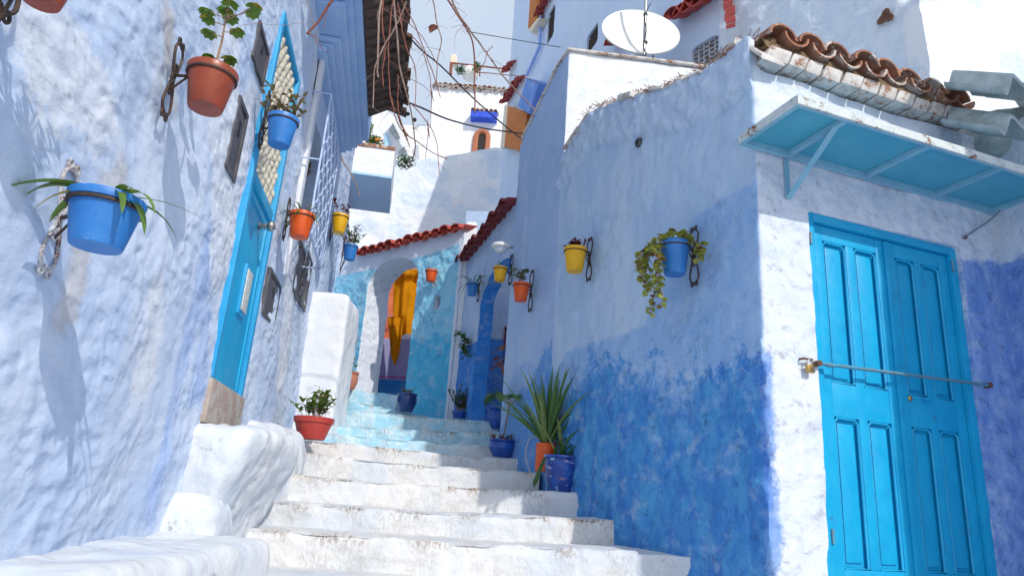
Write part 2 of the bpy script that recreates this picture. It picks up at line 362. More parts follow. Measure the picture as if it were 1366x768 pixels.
# ------------------------------------------------------------------ plaster wall builder
def rect(s0, s1, z0, z1):
    def f(s, z): return max(s0-s, s-s1, z0-z, z-z1)
    return f
def arch(s0, s1, z0, zs, rise):
    c = (s0+s1)/2; a = (s1-s0)/2
    def f(s, z):
        if z < zs: return max(s0-s, s-s1, z0-z)
        q = math.hypot((s-c)/a, (z-zs)/rise)
        return (q-1)*min(a, rise)
    return f
def interp(pts):
    pts = sorted(pts)
    def f(s):
        if s <= pts[0][0]: return pts[0][1]
        for (a, za), (b, zb) in zip(pts, pts[1:]):
            if s <= b: return za+(zb-za)*(s-a)/max(1e-6, b-a)
        return pts[-1][1]
    return f
def make_wall(name, path, top, bot, mat, holes=(), thick=.25, res=.02, amp=.006, nsc=5, attrs=None, parent=None,
              fillet=.04, off=None, extra=None, seed=0, smooth=True, ys=1):
    path = [Vector((p[0], p[1], 0)) for p in path]
    seg = [(b-a).length for a, b in zip(path, path[1:])]; tot = sum(seg)
    def raw(s):
        if s < 0: return path[0]+(path[1]-path[0]).normalized()*s
        for a, b, l in zip(path, path[1:], seg):
            if s <= l: return a+(b-a)*(s/l)
            s -= l
        return b+(b-a).normalized()*s
    def pos(s):
        if fillet and len(path) > 2:
            return (raw(s-fillet)+raw(s-fillet/2)+raw(s)*1.0+raw(s+fillet/2)+raw(s+fillet))/5
        return raw(s)
    ns = max(2, int(round(tot/res))); topf = top if callable(top) else (lambda s: top); botf = bot if callable(bot) else (lambda s: bot)
    cols = [tot*i/ns for i in range(ns+1)]
    zmax = max(topf(s) for s in cols); zmin = min(botf(s) for s in cols)
    nz = max(2, int(round((zmax-zmin)/res)))
    zs = [zmin+(zmax-zmin)*j/nz for j in range(nz+1)]
    bm = bmesh.new()
    lay = {k: bm.verts.layers.float.new(k) for k in (attrs or {})}
    hole = (lambda s, z: min(h(s, z) for h in holes)) if holes else None
    grid = {}; info = {}
    for i, s in enumerate(cols):
        p = pos(s); t = (pos(s+.01)-pos(s-.01)).normalized(); nrm = Vector((t.y, -t.x, 0))
        zt, zb = topf(s), botf(s)
        for j, z in enumerate(zs):
            if z < zb - (zs[1]-zs[0]) or z > zt + (zs[1]-zs[0]): continue
            zz = min(max(z, zb), zt)
            h = hole(s, zz) if hole else 1
            if h < -res*2.2: continue
            ss, z2 = s, zz; pp = p
            if h < 0:
                e = .002
                gx = (hole(s+e, zz)-hole(s-e, zz))/(2*e); gz = (hole(s, zz+e)-hole(s, zz-e))/(2*e)
                gl = gx*gx+gz*gz
                if gl > 1e-6:
                    ss = s-h*gx/gl; z2 = zz-h*gz/gl; pp = pos(ss)
            q = Vector((pp.x, pp.y, z2))
            qs = Vector((q.x, q.y*ys, q.z)); d = amp*(noise.noise(qs*nsc+Vector((seed, 0, 0)))*1.3+.5*noise.noise(qs*nsc*3.1)+.25*noise.noise(qs*nsc*8))
            if off: d += off(ss, z2)
            v = bm.verts.new(q+nrm*d)
            for k, l in lay.items(): v[l] = attrs[k](ss, z2)
            grid[i, j] = v; info[v] = (nrm, h)
    for i in range(ns):
        for j in range(nz):
            k = [(i, j), (i+1, j), (i+1, j+1), (i, j+1)]
            if not all(x in grid for x in k): continue
            vs = [grid[x] for x in k]
            if hole and all(info[v][1] < 1e-6 for v in vs): continue
            if (vs[0].co-vs[3].co).length < 1e-4 and (vs[1].co-vs[2].co).length < 1e-4: continue
            bm.faces.new(vs)
    for v in [v for v in bm.verts if not v.link_faces]: bm.verts.remove(v)
    be = [e for e in bm.edges if len(e.link_faces) == 1]
    back = {}
    for e in be:
        for v in e.verts:
            if v not in back:
                nrm = info[v][0]
                bk = bm.verts.new(v.co-nrm*thick)
                for kk, l in lay.items(): bk[l] = 1 if kk == 'rev' else v[l]
                mid = bm.verts.new(v.co-nrm*min(.02, thick*.3)+Vector((0, 0, 0)))
                for kk, l in lay.items(): mid[l] = 1 if kk == 'rev' else v[l]
                back[v] = (mid, bk)
    for e in be:
        a, b = e.verts
        bm.faces.new((a, b, back[b][0], back[a][0])); bm.faces.new((back[a][0], back[b][0], back[b][1], back[a][1]))
    bmesh.ops.remove_doubles(bm, verts=bm.verts[:], dist=2e-4)
    return obj(name, bm, mat, parent, smooth=50 if smooth else None)

def blob(name, lo, hi, mat, parent=None, rnd=.25, amp=.02, nsc=4, n=22, seed=0, power=4.5, taper=0):
    """hand-moulded plaster mass: rounded box with lumps"""
    bm = bmesh.new(); bmesh.ops.create_cube(bm, size=2)
    bmesh.ops.subdivide_edges(bm, edges=bm.edges[:], cuts=n, use_grid_fill=True)
    c = (Vector(lo)+Vector(hi))/2; h = (Vector(hi)-Vector(lo))/2
    for v in bm.verts:
        p = v.co.copy(); l = (abs(p.x)**power+abs(p.y)**power+abs(p.z)**power)**(1/power)
        q = p/l; q = Vector((c.x+q.x*h.x, c.y+q.y*h.y, c.z+q.z*h.z))
        if taper and q.x > c.x: q.x += taper*min(0, (q.z-hi[2]))*((q.x-c.x)/h.x)
        d = noise.noise(q*nsc+Vector((seed, 3, 1)))*amp*1.4+noise.noise(q*nsc*3)*amp*.5+noise.noise(q*nsc*8)*amp*.15
        v.co = q+(p/l).normalized()*d
    return obj(name, bm, mat, parent, smooth=180)

def tile_row(name, a, b, out, n, r, length, mat, parent=None, drop=.15, jit=.01, th=.014, both=True, up=Vector((0, 0, 1))):
    """barrel tiles side by side from a to b, axes pointing along out"""
    bm = bmesh.new(); a, b, out = Vector(a), Vector(b), Vector(out).normalized()
    ax = (b-a).normalized(); L = (b-a).length
    def shell(c, conv, rr, ln, dd):
        K = 8; N = 3; rows = []
        for q in range(N+1):
            t = q/N; cc = c+out*(ln*t)-Vector((0, 0, dd*t)); r3 = rr*(1+.10*t)
            ro, ri = [], []
            for k in range(K+1):
                an = math.pi*k/K; sgn = 1 if conv else -1
                for lst, rad in ((ro, r3), (ri, r3-th)):
                    lst.append(bm.verts.new(cc-ax*math.cos(an)*rad+up*(math.sin(an)*rad*sgn*.85)))
            rows.append((ro, ri))
        for (o1, i1), (o2, i2) in zip(rows, rows[1:]):
            for k in range(K):
                bm.faces.new((o1[k], o1[k+1], o2[k+1], o2[k])); bm.faces.new((i1[k+1], i1[k], i2[k], i2[k+1]))
            for k in (0, K): bm.faces.new((o1[k], i1[k], i2[k], o2[k]))
        for o1, i1 in (rows[0], rows[-1]):
            for k in range(K): bm.faces.new((o1[k], o1[k+1], i1[k+1], i1[k]))
    for i in range(n):
        t = (i+.5)/n; j = lambda: random.uniform(-jit, jit)
        shell(a+ax*(L*t)+Vector((j(), j(), j()+r*.3)), True, r, length*random.uniform(.92, 1.05), drop*length+j())
        if both and i < n:
            shell(a+ax*(L*(t+.5/n))+Vector((j(), j(), j()+r*.5)), False, r*.9, length*random.uniform(.85, .98), drop*length+j())
    return obj(name, bm, mat, parent, smooth=45)

# ------------------------------------------------------------------ ground and stairs
bm = bmesh.new()
g = bmesh.ops.create_grid(bm, x_segments=40, y_segments=40, size=400)
for v in bm.verts: v.co.z = -1.62
setp(obj('ground', bm, m_stoop), kind='structure')

STEPS = [(4.15, [(300, 703), (348, 706), (520, 717), (600, 724), (852, 735)]),
         (4.65, [(345, 666), (360, 668), (520, 679.5), (600, 684), (762, 691), (850, 693)]),
         (5.15, [(372, 631), (387, 632), (520, 644), (668, 652), (785, 657.5)]),
         (5.65, [(385, 602), (406, 604), (481, 612), (591, 622), (720, 630)]),
         (6.15, [(380, 583), (406, 586), (530, 598), (607, 607), (715, 612)]),
         (6.6, [(395, 572), (474, 581), (544, 587), (600, 591), (690, 595)]),
         (7.0, [(410, 562), (467, 568), (539, 573), (614, 575), (690, 576)]),
         (7.5, [(420, 538), (455, 543), (535, 553), (591, 557), (665, 562)]),
         (8.0, [(430, 529), (456, 532), (502, 541), (558, 553), (585, 559)]),
         (8.7, [(430, 516), (457, 519), (530, 526)])]
stairs = thing('stairs', None, None, (0, 4, -1.62), kind='structure')
def step_mesh(front, yb, zbot, blue, kx=1.0):
    """front: list of Vector along the nosing; riser is vertical, tread runs back to yb"""
    bm = bmesh.new(); lu = bm.verts.layers.float.new('up'); le = bm.verts.layers.float.new('edge')
    pts = []
    tot = (front[-1]-front[0]).length; n = max(4, int(tot/.025))
    xs = [front[0].x+(front[-1].x-front[0].x)*i/n for i in range(n+1)]
    f = interp([(p.x, p.z) for p in front]); fy = interp([(p.x, p.y) for p in front])
    rows = []
    prof = [('r', -.55), ('r', -.40), ('r', -.30), ('r', -.22), ('r', -.16), ('r', -.12), ('r', -.085), ('r', -.055), ('r', -.03), ('r', -.013), ('t', .004), ('t', .02), ('t', .05), ('t', .1), ('t', .2), ('t', .3), ('t', .45), ('t', 1)]
    for kind, d in prof:
        row = []
        for x in xs:
            z = f(x); y = fy(x)
            if kind == 'r':
                q = Vector((x, y+(.008 if d > -.014 else 0), z+d))
                e = max(0, 1+d/.07)
            else:
                dd = yb-y if d == 1 else d
                q = Vector((x, min(y+dd, yb), z-(.006 if d < .005 else 0)))
                e = max(0, 1-dd/.1)
            nn = noise.noise(q*5)*.010+noise.noise(q*16)*.005+noise.noise(q*45)*.002
            if kind == 'r': q.y -= nn*1.2; q.z += noise.noise(Vector((x*6, y, 1)))*.006*(e > .5)
            else: q.z += nn; q.y += noise.noise(Vector((x*7, y, 4)))*.012*(d < .03)
            v = bm.verts.new(q); v[lu] = blue(q); v[le] = e; row.append(v)
        rows.append(row)
    for a, b in zip(rows, rows[1:]):
        for i in range(n): bm.faces.new((a[i], a[i+1], b[i+1], b[i]))
    for idx in (0, n):
        col = [r[idx] for r in rows]
        bk = bm.verts.new(Vector((col[0].co.x, yb, col[0].co.z))); bm.faces.new(col+[bk])
    return bm
def blue_amt(q): return (q.y-6.45)*1.2-.35*max(0, q.x+.9)
for i, (Y, px) in enumerate(STEPS):
    fr = [atY(u, v, Y) for u, v in px]
    yb = STEPS[i+1][0]+.35 if i < len(STEPS)-1 else 10.6
    if i == 0:
        # returns towards the wall on its right-hand end
        pass
    obj('step', step_mesh(fr, yb, 0, blue_amt), m_step, stairs, smooth=60)
# lower flight, mostly below the frame
z = -.26
for k in range(7):
    z -= .19; y0 = 3.68-.42*k
    xr = 1.28 if y0 > 3.3 else 3.2
    obj('step', step_mesh([Vector((-1.7, y0, z)), Vector((0, y0, z+.01)), Vector((xr, y0, z))], y0+.9, 0, lambda q: -1), m_step, stairs, smooth=60)
# right-hand end of the lowest visible step: a sloping shoulder against the wall
bm = bmesh.new()
hexa(bm, [Vector((.78, 4.17, -.9)), Vector((1.08, 3.98, -.9)), Vector((1.08, 3.98, -.235)), Vector((.78, 4.17, -.25)),
          Vector((.70, 4.75, -.9)), Vector((.9, 4.75, -.9)), Vector((.86, 4.75, -.22)), Vector((.70, 4.75, -.24))])
bmesh.ops.subdivide_edges(bm, edges=bm.edges[:], cuts=8, use_grid_fill=True)
lu = bm.verts.layers.float.new('up'); le = bm.verts.layers.float.new('edge')
for v in bm.verts:
    v[lu] = -1; v[le] = max(0, 1-abs(v.co.z+.24)/.07); v.co += Vector((0, -1, .6))*(noise.noise(v.co*9)*.012)
obj('step', bm, m_step, stairs, smooth=60)

# ------------------------------------------------------------------ LEFT HOUSE
lh = thing('house', 'pale lavender plastered house on the left with narrow cyan door and latticed window cage', 'house', (-1.8, 4, -1.62))
def lsz(u, v): return LW.sz(u, v)
S_D0, S_D1, Z_D0, Z_D1 = lsz(283, 486)[0], lsz(318, 527)[0]+.02, .49, 2.76
wS0 = lsz(420, 135)[0]; wS1 = LW.sz(456, 191, .1)[0]-.05
WZ0, WZ1 = 2.12, 3.02
def seg_d(pl, pts, width):
    """signed field: positive within width of a pixel polyline on plane"""
    P = [Vector(pl.sz(*p)) for p in pts]
    def f(s, z):
        q = Vector((s, z)); best = 9
        for a, b in zip(P, P[1:]):
            ab = b-a; t = max(0, min(1, (q-a).dot(ab)/ab.dot(ab))); best = min(best, (q-a-ab*t).length)
        return width-best
    return f
streak1 = seg_d(LW, [(285, 300), (262, 400), (240, 500), (222, 600), (205, 690)], .07)
streak2 = seg_d(LW, [(275, 430), (262, 520)], .12)
och1 = seg_d(LW, [(150, 230), (110, 300), (80, 420)], .06); och2 = seg_d(LW, [(225, 20), (235, 150)], .04)
wh = [seg_d(LW, [(60, 60), (130, 150)], .10), seg_d(LW, [(330, 150), (300, 420)], .12), seg_d(LW, [(300, 90), (300, 330)], .22), seg_d(LW, [(430, 60), (395, 300), (380, 470)], .35), seg_d(LW, [(205, 400), (190, 500)], .12)]
def lw_off(s, z):
    # old wall bellies: broad undulation
    q = Vector((s*.9, z*.8, 2)); return .035*noise.noise(q)+.012*noise.noise(q*3.1)
make_wall('wall', [LW.at(0, 0), LW.at(8.36, 0)], 4.35, -1.7, m_leftwall,
          holes=[rect(S_D0, S_D1, Z_D0, Z_D1), rect(wS0, wS1, WZ0, WZ1)], thick=.3, res=.022, amp=.009, nsc=7, parent=lh, ys=.45,
          attrs={'streak': lambda s, z: max(streak1(s, z), streak2(s, z)-.03), 'ochre': lambda s, z: max(och1(s, z), och2(s, z)),
                 'white': lambda s, z: max(f(s, z) for f in wh)}, off=lw_off)
def wood_panel_door(bm, pl, s0, s1, z0, z1, o): pass
# narrow cyan door
dr = thing('door', None, None, LW.at((S_D0+S_D1)/2, Z_D0)); dr.parent = lh; dr.location -= lh.location
dr['label'] = 'narrow cyan door with carved pale panel above the leaf'
bm = bmesh.new(); fw = .035
wbox(bm, LW, S_D0-.02, S_D0+fw, Z_D0, Z_D1, -.06, .02); wbox(bm, LW, S_D1-fw, S_D1+.02, Z_D0, Z_D1, -.06, .02)
wbox(bm, LW, S_D0+fw, S_D1-fw, Z_D1-fw, Z_D1, -.06, .018); bevel(bm, .006)
obj('frame', bm, m_frame, dr, smooth=40)
bm = bmesh.new(); zt = 1.66
wbox(bm, LW, S_D0+fw, S_D1-fw, Z_D0, zt, -.08, -.008)
wbox(bm, LW, S_D0+fw, S_D1-fw, zt-.02, zt+.05, -.07, .012)
wbox(bm, LW, S_D0+fw+.01, S_D1-fw-.01, zt-.09, zt-.05, -.07, .002)
wbox(bm, LW, S_D1-fw-.07, S_D1-fw-.02, Z_D0+.02, zt-.09, -.05, .001)
bevel(bm, .006); obj('leaf_panel', bm, m_door, dr, smooth=40)
# carved transom panel: rows of petals
bm = bmesh.new(); wbox(bm, LW, S_D0+fw, S_D1-fw, zt+.05, Z_D1-fw, -.08, -.015)
sx = S_D0+fw+.05; row = 0; zz = zt+.1
while zz < Z_D1-fw-.05:
    ss = S_D0+fw+.05+(.045 if row % 2 else 0)
    while ss < S_D1-fw-.04:
        c = LW.at(ss, zz, -.012); m2 = Matrix.Translation(c)
        jw, jh, jt = random.uniform(.02, .034), random.uniform(.03, .048), random.uniform(-.02, .02); r_ = bmesh.ops.create_icosphere(bm, subdivisions=1, radius=1, matrix=Matrix.Identity(4))
        for v in r_['verts']:
            q = v.co; v.co = c+LW.D*(q.x*jw)+Vector((0, 0, q.z*jh+q.x*jt))+LW.n*(q.y*.02)
        ss += .09
    zz += .065; row += 1
m_carved = simple('carved_pale_panel', (.62, .58, .48), (.45, .42, .36), .8, 14, .006, 30, wear=16, wearc=(.16, .15, .14), wt=.62)
obj('carved_panel', bm, m_carved, dr, smooth=60)
bm = bmesh.new(); kp = LW.px(356, 301, .05)
lathe(bm, [(.012, -.05), (.012, 0), (.03, .012), (.034, .03), (.02, .048), (0, .05)], kp, 16, LW.n)
lathe(bm, [(.02, 0), (.024, .006), (.014, .012), (.009, .05), (0.009, .06)], LW.px(346, 302, .0), 14, LW.n)
obj('handle', bm, simple('worn_nickel', (.45, .42, .38), (.3, .27, .24), .35, 20, metal=.8), dr, smooth=50)
bm = bmesh.new(); s_, z_ = LW.sz(325, 387); wbox(bm, LW, s_-.05, s_+.12, .92, 1.22, -.03, .008); bevel(bm, .004)
fp = obj('mail_plate', bm, m_frame, dr, smooth=40)
bm = bmesh.new(); wbox(bm, LW, s_-.03, s_+.10, .945, 1.195, .008, .016); bevel(bm, .003)
obj('plate_face', bm, simple('plate_white', (.66, .66, .62), (.5, .5, .46), .5, 30, .004, 60), fp, smooth=40)
bm = bmesh.new(); wbox(bm, LW, S_D0-.05, S_D1+.04, .26, .49, -.1, .035); bevel(bm, .02)
obj('sill', bm, simple('bare_stone_sill', (.36, .27, .22), (.46, .42, .38), .9, 9, .01, 30), dr, smooth=50)

# meter boxes and slots
def meter(px4, label, slit=True, proud=.004):
    P = [LW.sz(*p) for p in px4]; s0 = min(p[0] for p in P); s1 = max(p[0] for p in P)
    z0 = sum(sorted(p[1] for p in P)[:2])/2; z1 = sum(sorted(p[1] for p in P)[2:])/2
    o0 = lw_off((s0+s1)/2, (z0+z1)/2)
    t = thing('meter_box', label, 'meter box', LW.at((s0+s1)/2, z0, o0), 'meter boxes and slots in the left wall')
    bm = bmesh.new(); wbox(bm, LW, s0, s1, z0, z1, o0-.05, o0+proud); bevel(bm, .008)
    obj('cover', bm, m_greybox, t, smooth=40)
    bm = bmesh.new()
    for a, b, c, d in ((s0-.012, s0+.016, z0-.012, z1+.012), (s1-.016, s1+.012, z0-.012, z1+.012), (s0+.016, s1-.016, z1-.014, z1+.012), (s0+.016, s1-.016, z0-.012, z0+.014)):
        wbox(bm, LW, a, b, c, d, o0-.04, o0+proud+.008)
    obj('rim', bm, m_greybox, t)
    if slit:
        bm = bmesh.new(); wbox(bm, LW, (s0+s1)/2-.02, (s0+s1)/2+.02, z0+(z1-z0)*.55, z0+(z1-z0)*.78, o0, o0+proud+.003)
        obj('slot', bm, m_black, t)
meter([(321, 137), (328, 156), (309, 238), (300, 219)], 'grey keyhole meter box below the terracotta pot on the left wall')
meter([(346, 37), (358, 62), (352, 105), (339, 90)], 'dark rusted meter box highest on the left wall beside the cyan door top')
meter([(359, 355), (371, 387), (360, 440), (349, 410)], 'grey meter box right of the cyan door below the orange wall pot')
meter([(407, 329), (408, 343), (397, 393), (391, 387)], 'narrow dark slot cover nearest the cyan door of the pair below the window cage', False, .006)
meter([(413, 345), (418, 349), (407, 415), (402, 402)], 'narrow dark slot cover farther from the cyan door of the pair below the window cage', False, .006)

# latticed window with projecting cage
win = thing('window', None, None, LW.at((wS0+wS1)/2, WZ0)); win.parent = lh; win.location -= lh.location
bm = bmesh.new(); wbox(bm, LW, wS0, wS1, WZ0, WZ1, -.28, -.24); obj('pane', bm, m_glassd, win)
bm = bmesh.new()
for a, b, c, d in ((wS0-.01, wS0+.05, WZ0, WZ1), (wS1-.05, wS1+.01, WZ0, WZ1), (wS0+.05, wS1-.05, WZ1-.05, WZ1), (wS0+.05, wS1-.05, WZ0, WZ0+.05), ((wS0+wS1)/2-.03, (wS0+wS1)/2+.03, WZ0+.05, WZ1-.05)):
    wbox(bm, LW, a, b, c, d, -.24, -.2)
obj('window_frame', bm, simple('old_wood', (.12, .07, .05), (.2, .14, .1), .8), win)
bm = bmesh.new(); o = .15
a0, a1 = LW.sz(440, 137, o)[0], LW.sz(456, 191, o)[0]-.1; z0_, z1_ = 1.86, 3.05
q = [LW.at(a0, z0_, o), LW.at(a1, z0_, o), LW.at(a1, z1_, o), LW.at(a0, z1_, o)]
for i in range(4): tube(bm, [q[i], q[(i+1) % 4]], .009, 6)
for s_ in (a0, a1):
    for z_ in (z0_, (z0_+z1_)/2, z1_): tube(bm, [LW.at(s_, z_, o), LW.at(s_, z_, -.01)], .007, 6)
nn_ = 6
for k in range(nn_):
    for sg in (1, -1):
        pts = []
        for j in range(41):
            t = j/40; zz = z0_+(z1_-z0_)*t; ph = (k+.5)/nn_
            ss = a0+(a1-a0)*(ph+sg*.083*math.sin(t*math.pi*9+k*math.pi))
            pts.append(LW.at(min(max(ss, a0), a1), zz, o+.004*sg))
        tube(bm, pts, .0075, 5)
obj('window_cage', bm, simple('pale_blue_iron', (.50, .60, .80), (.42, .53, .76), .6, 20, .002, 50, wear=25, wearc=(.2, .2, .25), wt=.68), win, smooth=60)
bm = bmesh.new(); wbox(bm, LW, wS0-.12, wS0-.0, 1.5, 3.9, 0, .04); bevel(bm, .015); obj('pilaster', bm, m_white, lh, smooth=50)

def s_at(o, z, v):
    lo, hi = 1.0, 30.0
    for _ in range(50):
        m_ = (lo+hi)/2; p = LW.at(m_, z, o); vv = CY-F_PX*(p.dot(Up)/p.dot(Fw))
        if vv < v: lo = m_
        else: hi = m_
    return lo
# stepped cornice
bm = bmesh.new()
prof = [(.06, (447, 160)), (.11, (456, 160)), (.17, (465, 160)), (.22, (473, 160)), (.27, (481, 160)), (.33, (490, 160))]
zc = [LW.sz(u, v, o)[1]+.0 for o, (u, v) in prof]
st = [LW.sz(439, 42, .06)[0], LW.sz(449, 34, .11)[0], LW.sz(461, 16, .17)[0], 4.35, 4.0, 3.7]
for k, (o, _) in enumerate(prof):
    z1 = zc[k+1] if k < 5 else 4.3
    wbox(bm, LW, st[k], s_at(.2, zc[2], 203), zc[k], z1-.004, -.03, o)
for (o, zz, s0_) in ((.05, zc[5]+.28, 3.9),):
    pass
for k, (o, zz) in enumerate(((.10, 4.0), (.18, 4.1))): pass
bevel(bm, .012, 3)
obj('cornice', bm, m_cornice, lh, smooth=40)
# brown tiled eave
er = thing('eave', None, None, LW.at(5, 3.9, .35)); er.parent = lh; er.location -= lh.location
EO = .645; ze = 3.86
bm = bmesh.new(); eS1 = s_at(EO, ze-.05, 150)
zi = 3.70
pp = [LW.at(3.2, zi, .335), LW.at(eS1, zi, .335), LW.at(eS1, ze, EO-.05), LW.at(3.2, ze, EO-.05)]
slab(bm, *pp, Vector((0, 0, .05))); obj('board', bm, m_darkwood, er)
bm = bmesh.new()
yk = 3.3
while yk < eS1:
    q0 = LW.at(yk, zi-.012, .34); q1 = LW.at(yk+.02, ze-.03, EO-.05)
    a = LW.D*.035
    slab(bm, q0-a, q0+a, q1+a, q1-a, Vector((0, 0, .03+random.uniform(0, .01)))); yk += .13
obj('rafter', bm, m_darkwood, er)
tile_row('eave_tile', LW.at(3.2, ze-.01, EO-.17), LW.at(eS1, ze-.01, EO-.17), LW.n+Vector((0, 0, -.3)), int((eS1-3.2)/.16), .075, .24, m_darkwood, er, drop=-.05, jit=.02)
bm = bmesh.new(); wbox(bm, LW, 3.0, eS1, 4.32, 4.5, -.3, .5); obj('roof', bm, m_darkwood, lh)

# block at the far end of the left house
bw0 = LW.sz(410, 585)[0]
pA = LW.at(6.55, 0, 0); zt_ = atY(470, 398, 6.95).z
blk = thing('plaster_buttress', 'white rounded plaster buttress at the end of the left wall beside the upper steps', 'buttress', (-1.9, 7, 0.3))
bl = blob('body', (-2.45, 6.75, -.2), (atY(455, 500, 6.85).x, 7.35, zt_), m_white, blk, amp=.008, power=16, n=28)
# stoops
st1 = thing('stoop', 'large rounded white plaster stoop bulging from the left wall under the cyan door', 'stoop', (-1.5, 3.7, -.6))
blob('body', (-1.95, 3.45, -.9), (-1.16, 4.42, .27), m_stoop, st1, amp=.035, nsc=4.2, power=7, n=60, seed=3, taper=.45)
bm = bmesh.new()
tube(bm, spline([atY(u, v, 3.36) for u, v in ((298, 644), (305, 643), (312, 648))], 4), .008, 6)
tube(bm, spline([atY(u, v, 3.37) for u, v in ((330, 652), (342, 649), (357, 643))], 4), .005, 6)
blob('lower_bulge', (-1.80, 3.30, -.9), (-1.30, 3.75, -.08), m_stoop, st1, amp=.03, nsc=5, power=5, n=36, seed=8)
bm.free()
st2 = thing('stoop', 'smaller white plaster stoop between the large stoop and the red flower bowl', 'stoop', (-1.8, 5, -.4))
blob('body', (-2.1, 4.55, -.8), (-1.50, 5.65, .40), m_stoop, st2, amp=.03, nsc=3, power=5, n=36, seed=5)
st3 = thing('bench', 'low white plaster bench in the bottom left corner against the lavender wall', 'bench', (-1.2, 2.8, -1.62))
blob('body', (-1.75, 1.75, -1.62), (-1.0, 3.45, -.25), m_stoop, st3, amp=.016, nsc=4, power=14, n=44, seed=9)

# ------------------------------------------------------------------ RIGHT HOUSE
rh = thing('house', 'blue plastered corner house on the right with double cyan door and sheet awning', 'house', (2, 4, -1.62))
def rs(u, v): s, z = RW.sz(u, v); return s, z
def ds(u, v): s, z = DW.sz(u, v); return s+SEG1, z
s_cr = RW.sz(752, 205)[0]
topR = interp([(RW.sz(*p)[0], RW.sz(*p)[1]) for p in [(760, 200), (790, 150), (850, 130), (900, 117), (945, 95), (975, 72), (998, 52)]]+[(SEG1+.0, 2.71), (SEG1+.03, 2.70), (SEG1+.06, 2.50), (SEG1+3, 2.5)]+[(s_cr-.01, 3.0), (s_cr-2, 3.0)])
def topRn(s): return topR(s)+(.02*noise.noise(Vector((s*6, 1, 0)))+.012*noise.noise(Vector((s*18, 2, 0))))*(s < SEG1)
D0, D1 = ds(1075, 278)[0], ds(1275, 345)[0]+.03; DZ0, DZ1 = -.36, 1.665
D0 = SEG1+.345; D1 = SEG1+1.495
midb = interp([rs(*p) for p in [(700, 560), (760, 470), (860, 430), (925, 290), (1006, 238)]])
deepb = interp([rs(*p) for p in [(690, 640), (740, 570), (765, 520), (790, 478), (830, 500), (870, 478), (905, 505), (960, 515), (1006, 480)]])
doorside_low = interp([ds(*p) for p in [(1280, 346), (1330, 352)]])
def a_mid(s, z): return (midb(s)-z) if s < SEG1 else -1
def a_deep(s, z): return (deepb(s)-z) if s < SEG1-.0 else -1
def a_deep2(s, z): return (deepb(s)-.12-z)*.5 if s < SEG1 else -1
def a_cap(s, z): return (z-(topR(s)-.34)) if s_cr < s < SEG1 else -1
def a_door(s, z): return (s-SEG1)*1.0-.0
def a_cb(s, z):
    v = -1
    if s > D1-.02: v = min(s-D1+.01, doorside_low(s)-z)
    if s > SEG1-.06: v = max(v, min(.03-(s-SEG1)+.02*noise.noise(Vector((s, z*7, 0))), .80-z, (s-SEG1+.06)))
    return v
def r_off(s, z):
    d = .03*noise.noise(Vector((s*1.1, z*1.0, 7)))
    if s_cr < s < SEG1:
        k = z-(topR(s)-.36)
        if k > 0: d += .035*min(1, k/.05)+.025*noise.noise(Vector((s*9, z*9, 0)))+.02*noise.noise(Vector((s*22, z*16, 0)))
    if z < deepb(s)+.1 and s < SEG1: d += .018*noise.noise(Vector((s*6, z*9, 3)))+.012*noise.noise(Vector((s*14, z*24, 3)))
    return d
pE = DW.at(SEG2, 0)
make_wall('wall', [RW.at(s_cr, 0), RW.at(SEG1, 0), pE], lambda s: topRn(s+s_cr), -1.7, m_rightwall,
          holes=[rect(D0-s_cr, D1-s_cr, DZ0, DZ1)], thick=.2, res=.017, amp=.007, nsc=6, parent=rh,
          attrs={'mid': lambda s, z: a_mid(s+s_cr, z), 'deep': lambda s, z: a_deep(s+s_cr, z), 'deep2': lambda s, z: a_deep2(s+s_cr, z), 'cap': lambda s, z: a_cap(s+s_cr, z),
                 'door_side': lambda s, z: a_door(s+s_cr, z), 'corner_blue': lambda s, z: a_cb(s+s_cr, z)},
          off=lambda s, z: r_off(s+s_cr, z), fillet=.03)
# roof deck of the right house
bm = bmesh.new(); slab(bm, Vector((.62, 5.6, 2.4)), Vector((1.45, 3.7, 2.35)), Vector((3.1, 4.2, 2.35)), Vector((3.0, 6.2, 2.4)), Vector((0, 0, .06)))
obj('roof', bm, m_white, rh)
# neighbour wall, coming forward on the right
nbw = thing('house', 'neighbouring blue wall at the right edge topped with grey whitewashed tiles', 'house', (3.4, 3, -1.62))
nb1 = pE+Vector((.35, -2.3, 0))
make_wall('wall', [pE-DW.D*.03+(pE-nb1).normalized()*.08, nb1], lambda s: 2.5 if s < .75 else 3.9, -1.7, m_rightwall, thick=.2, res=.035, amp=.008, parent=nbw,  # unseen taller stretch added to throw its shadow over the double door
          attrs={'mid': lambda s, z: -1, 'deep': lambda s, z: 1.62-z, 'cap': lambda s, z: -1, 'deep2': lambda s, z: -1, 'door_side': lambda s, z: .5, 'corner_blue': lambda s, z: 1.6-z})

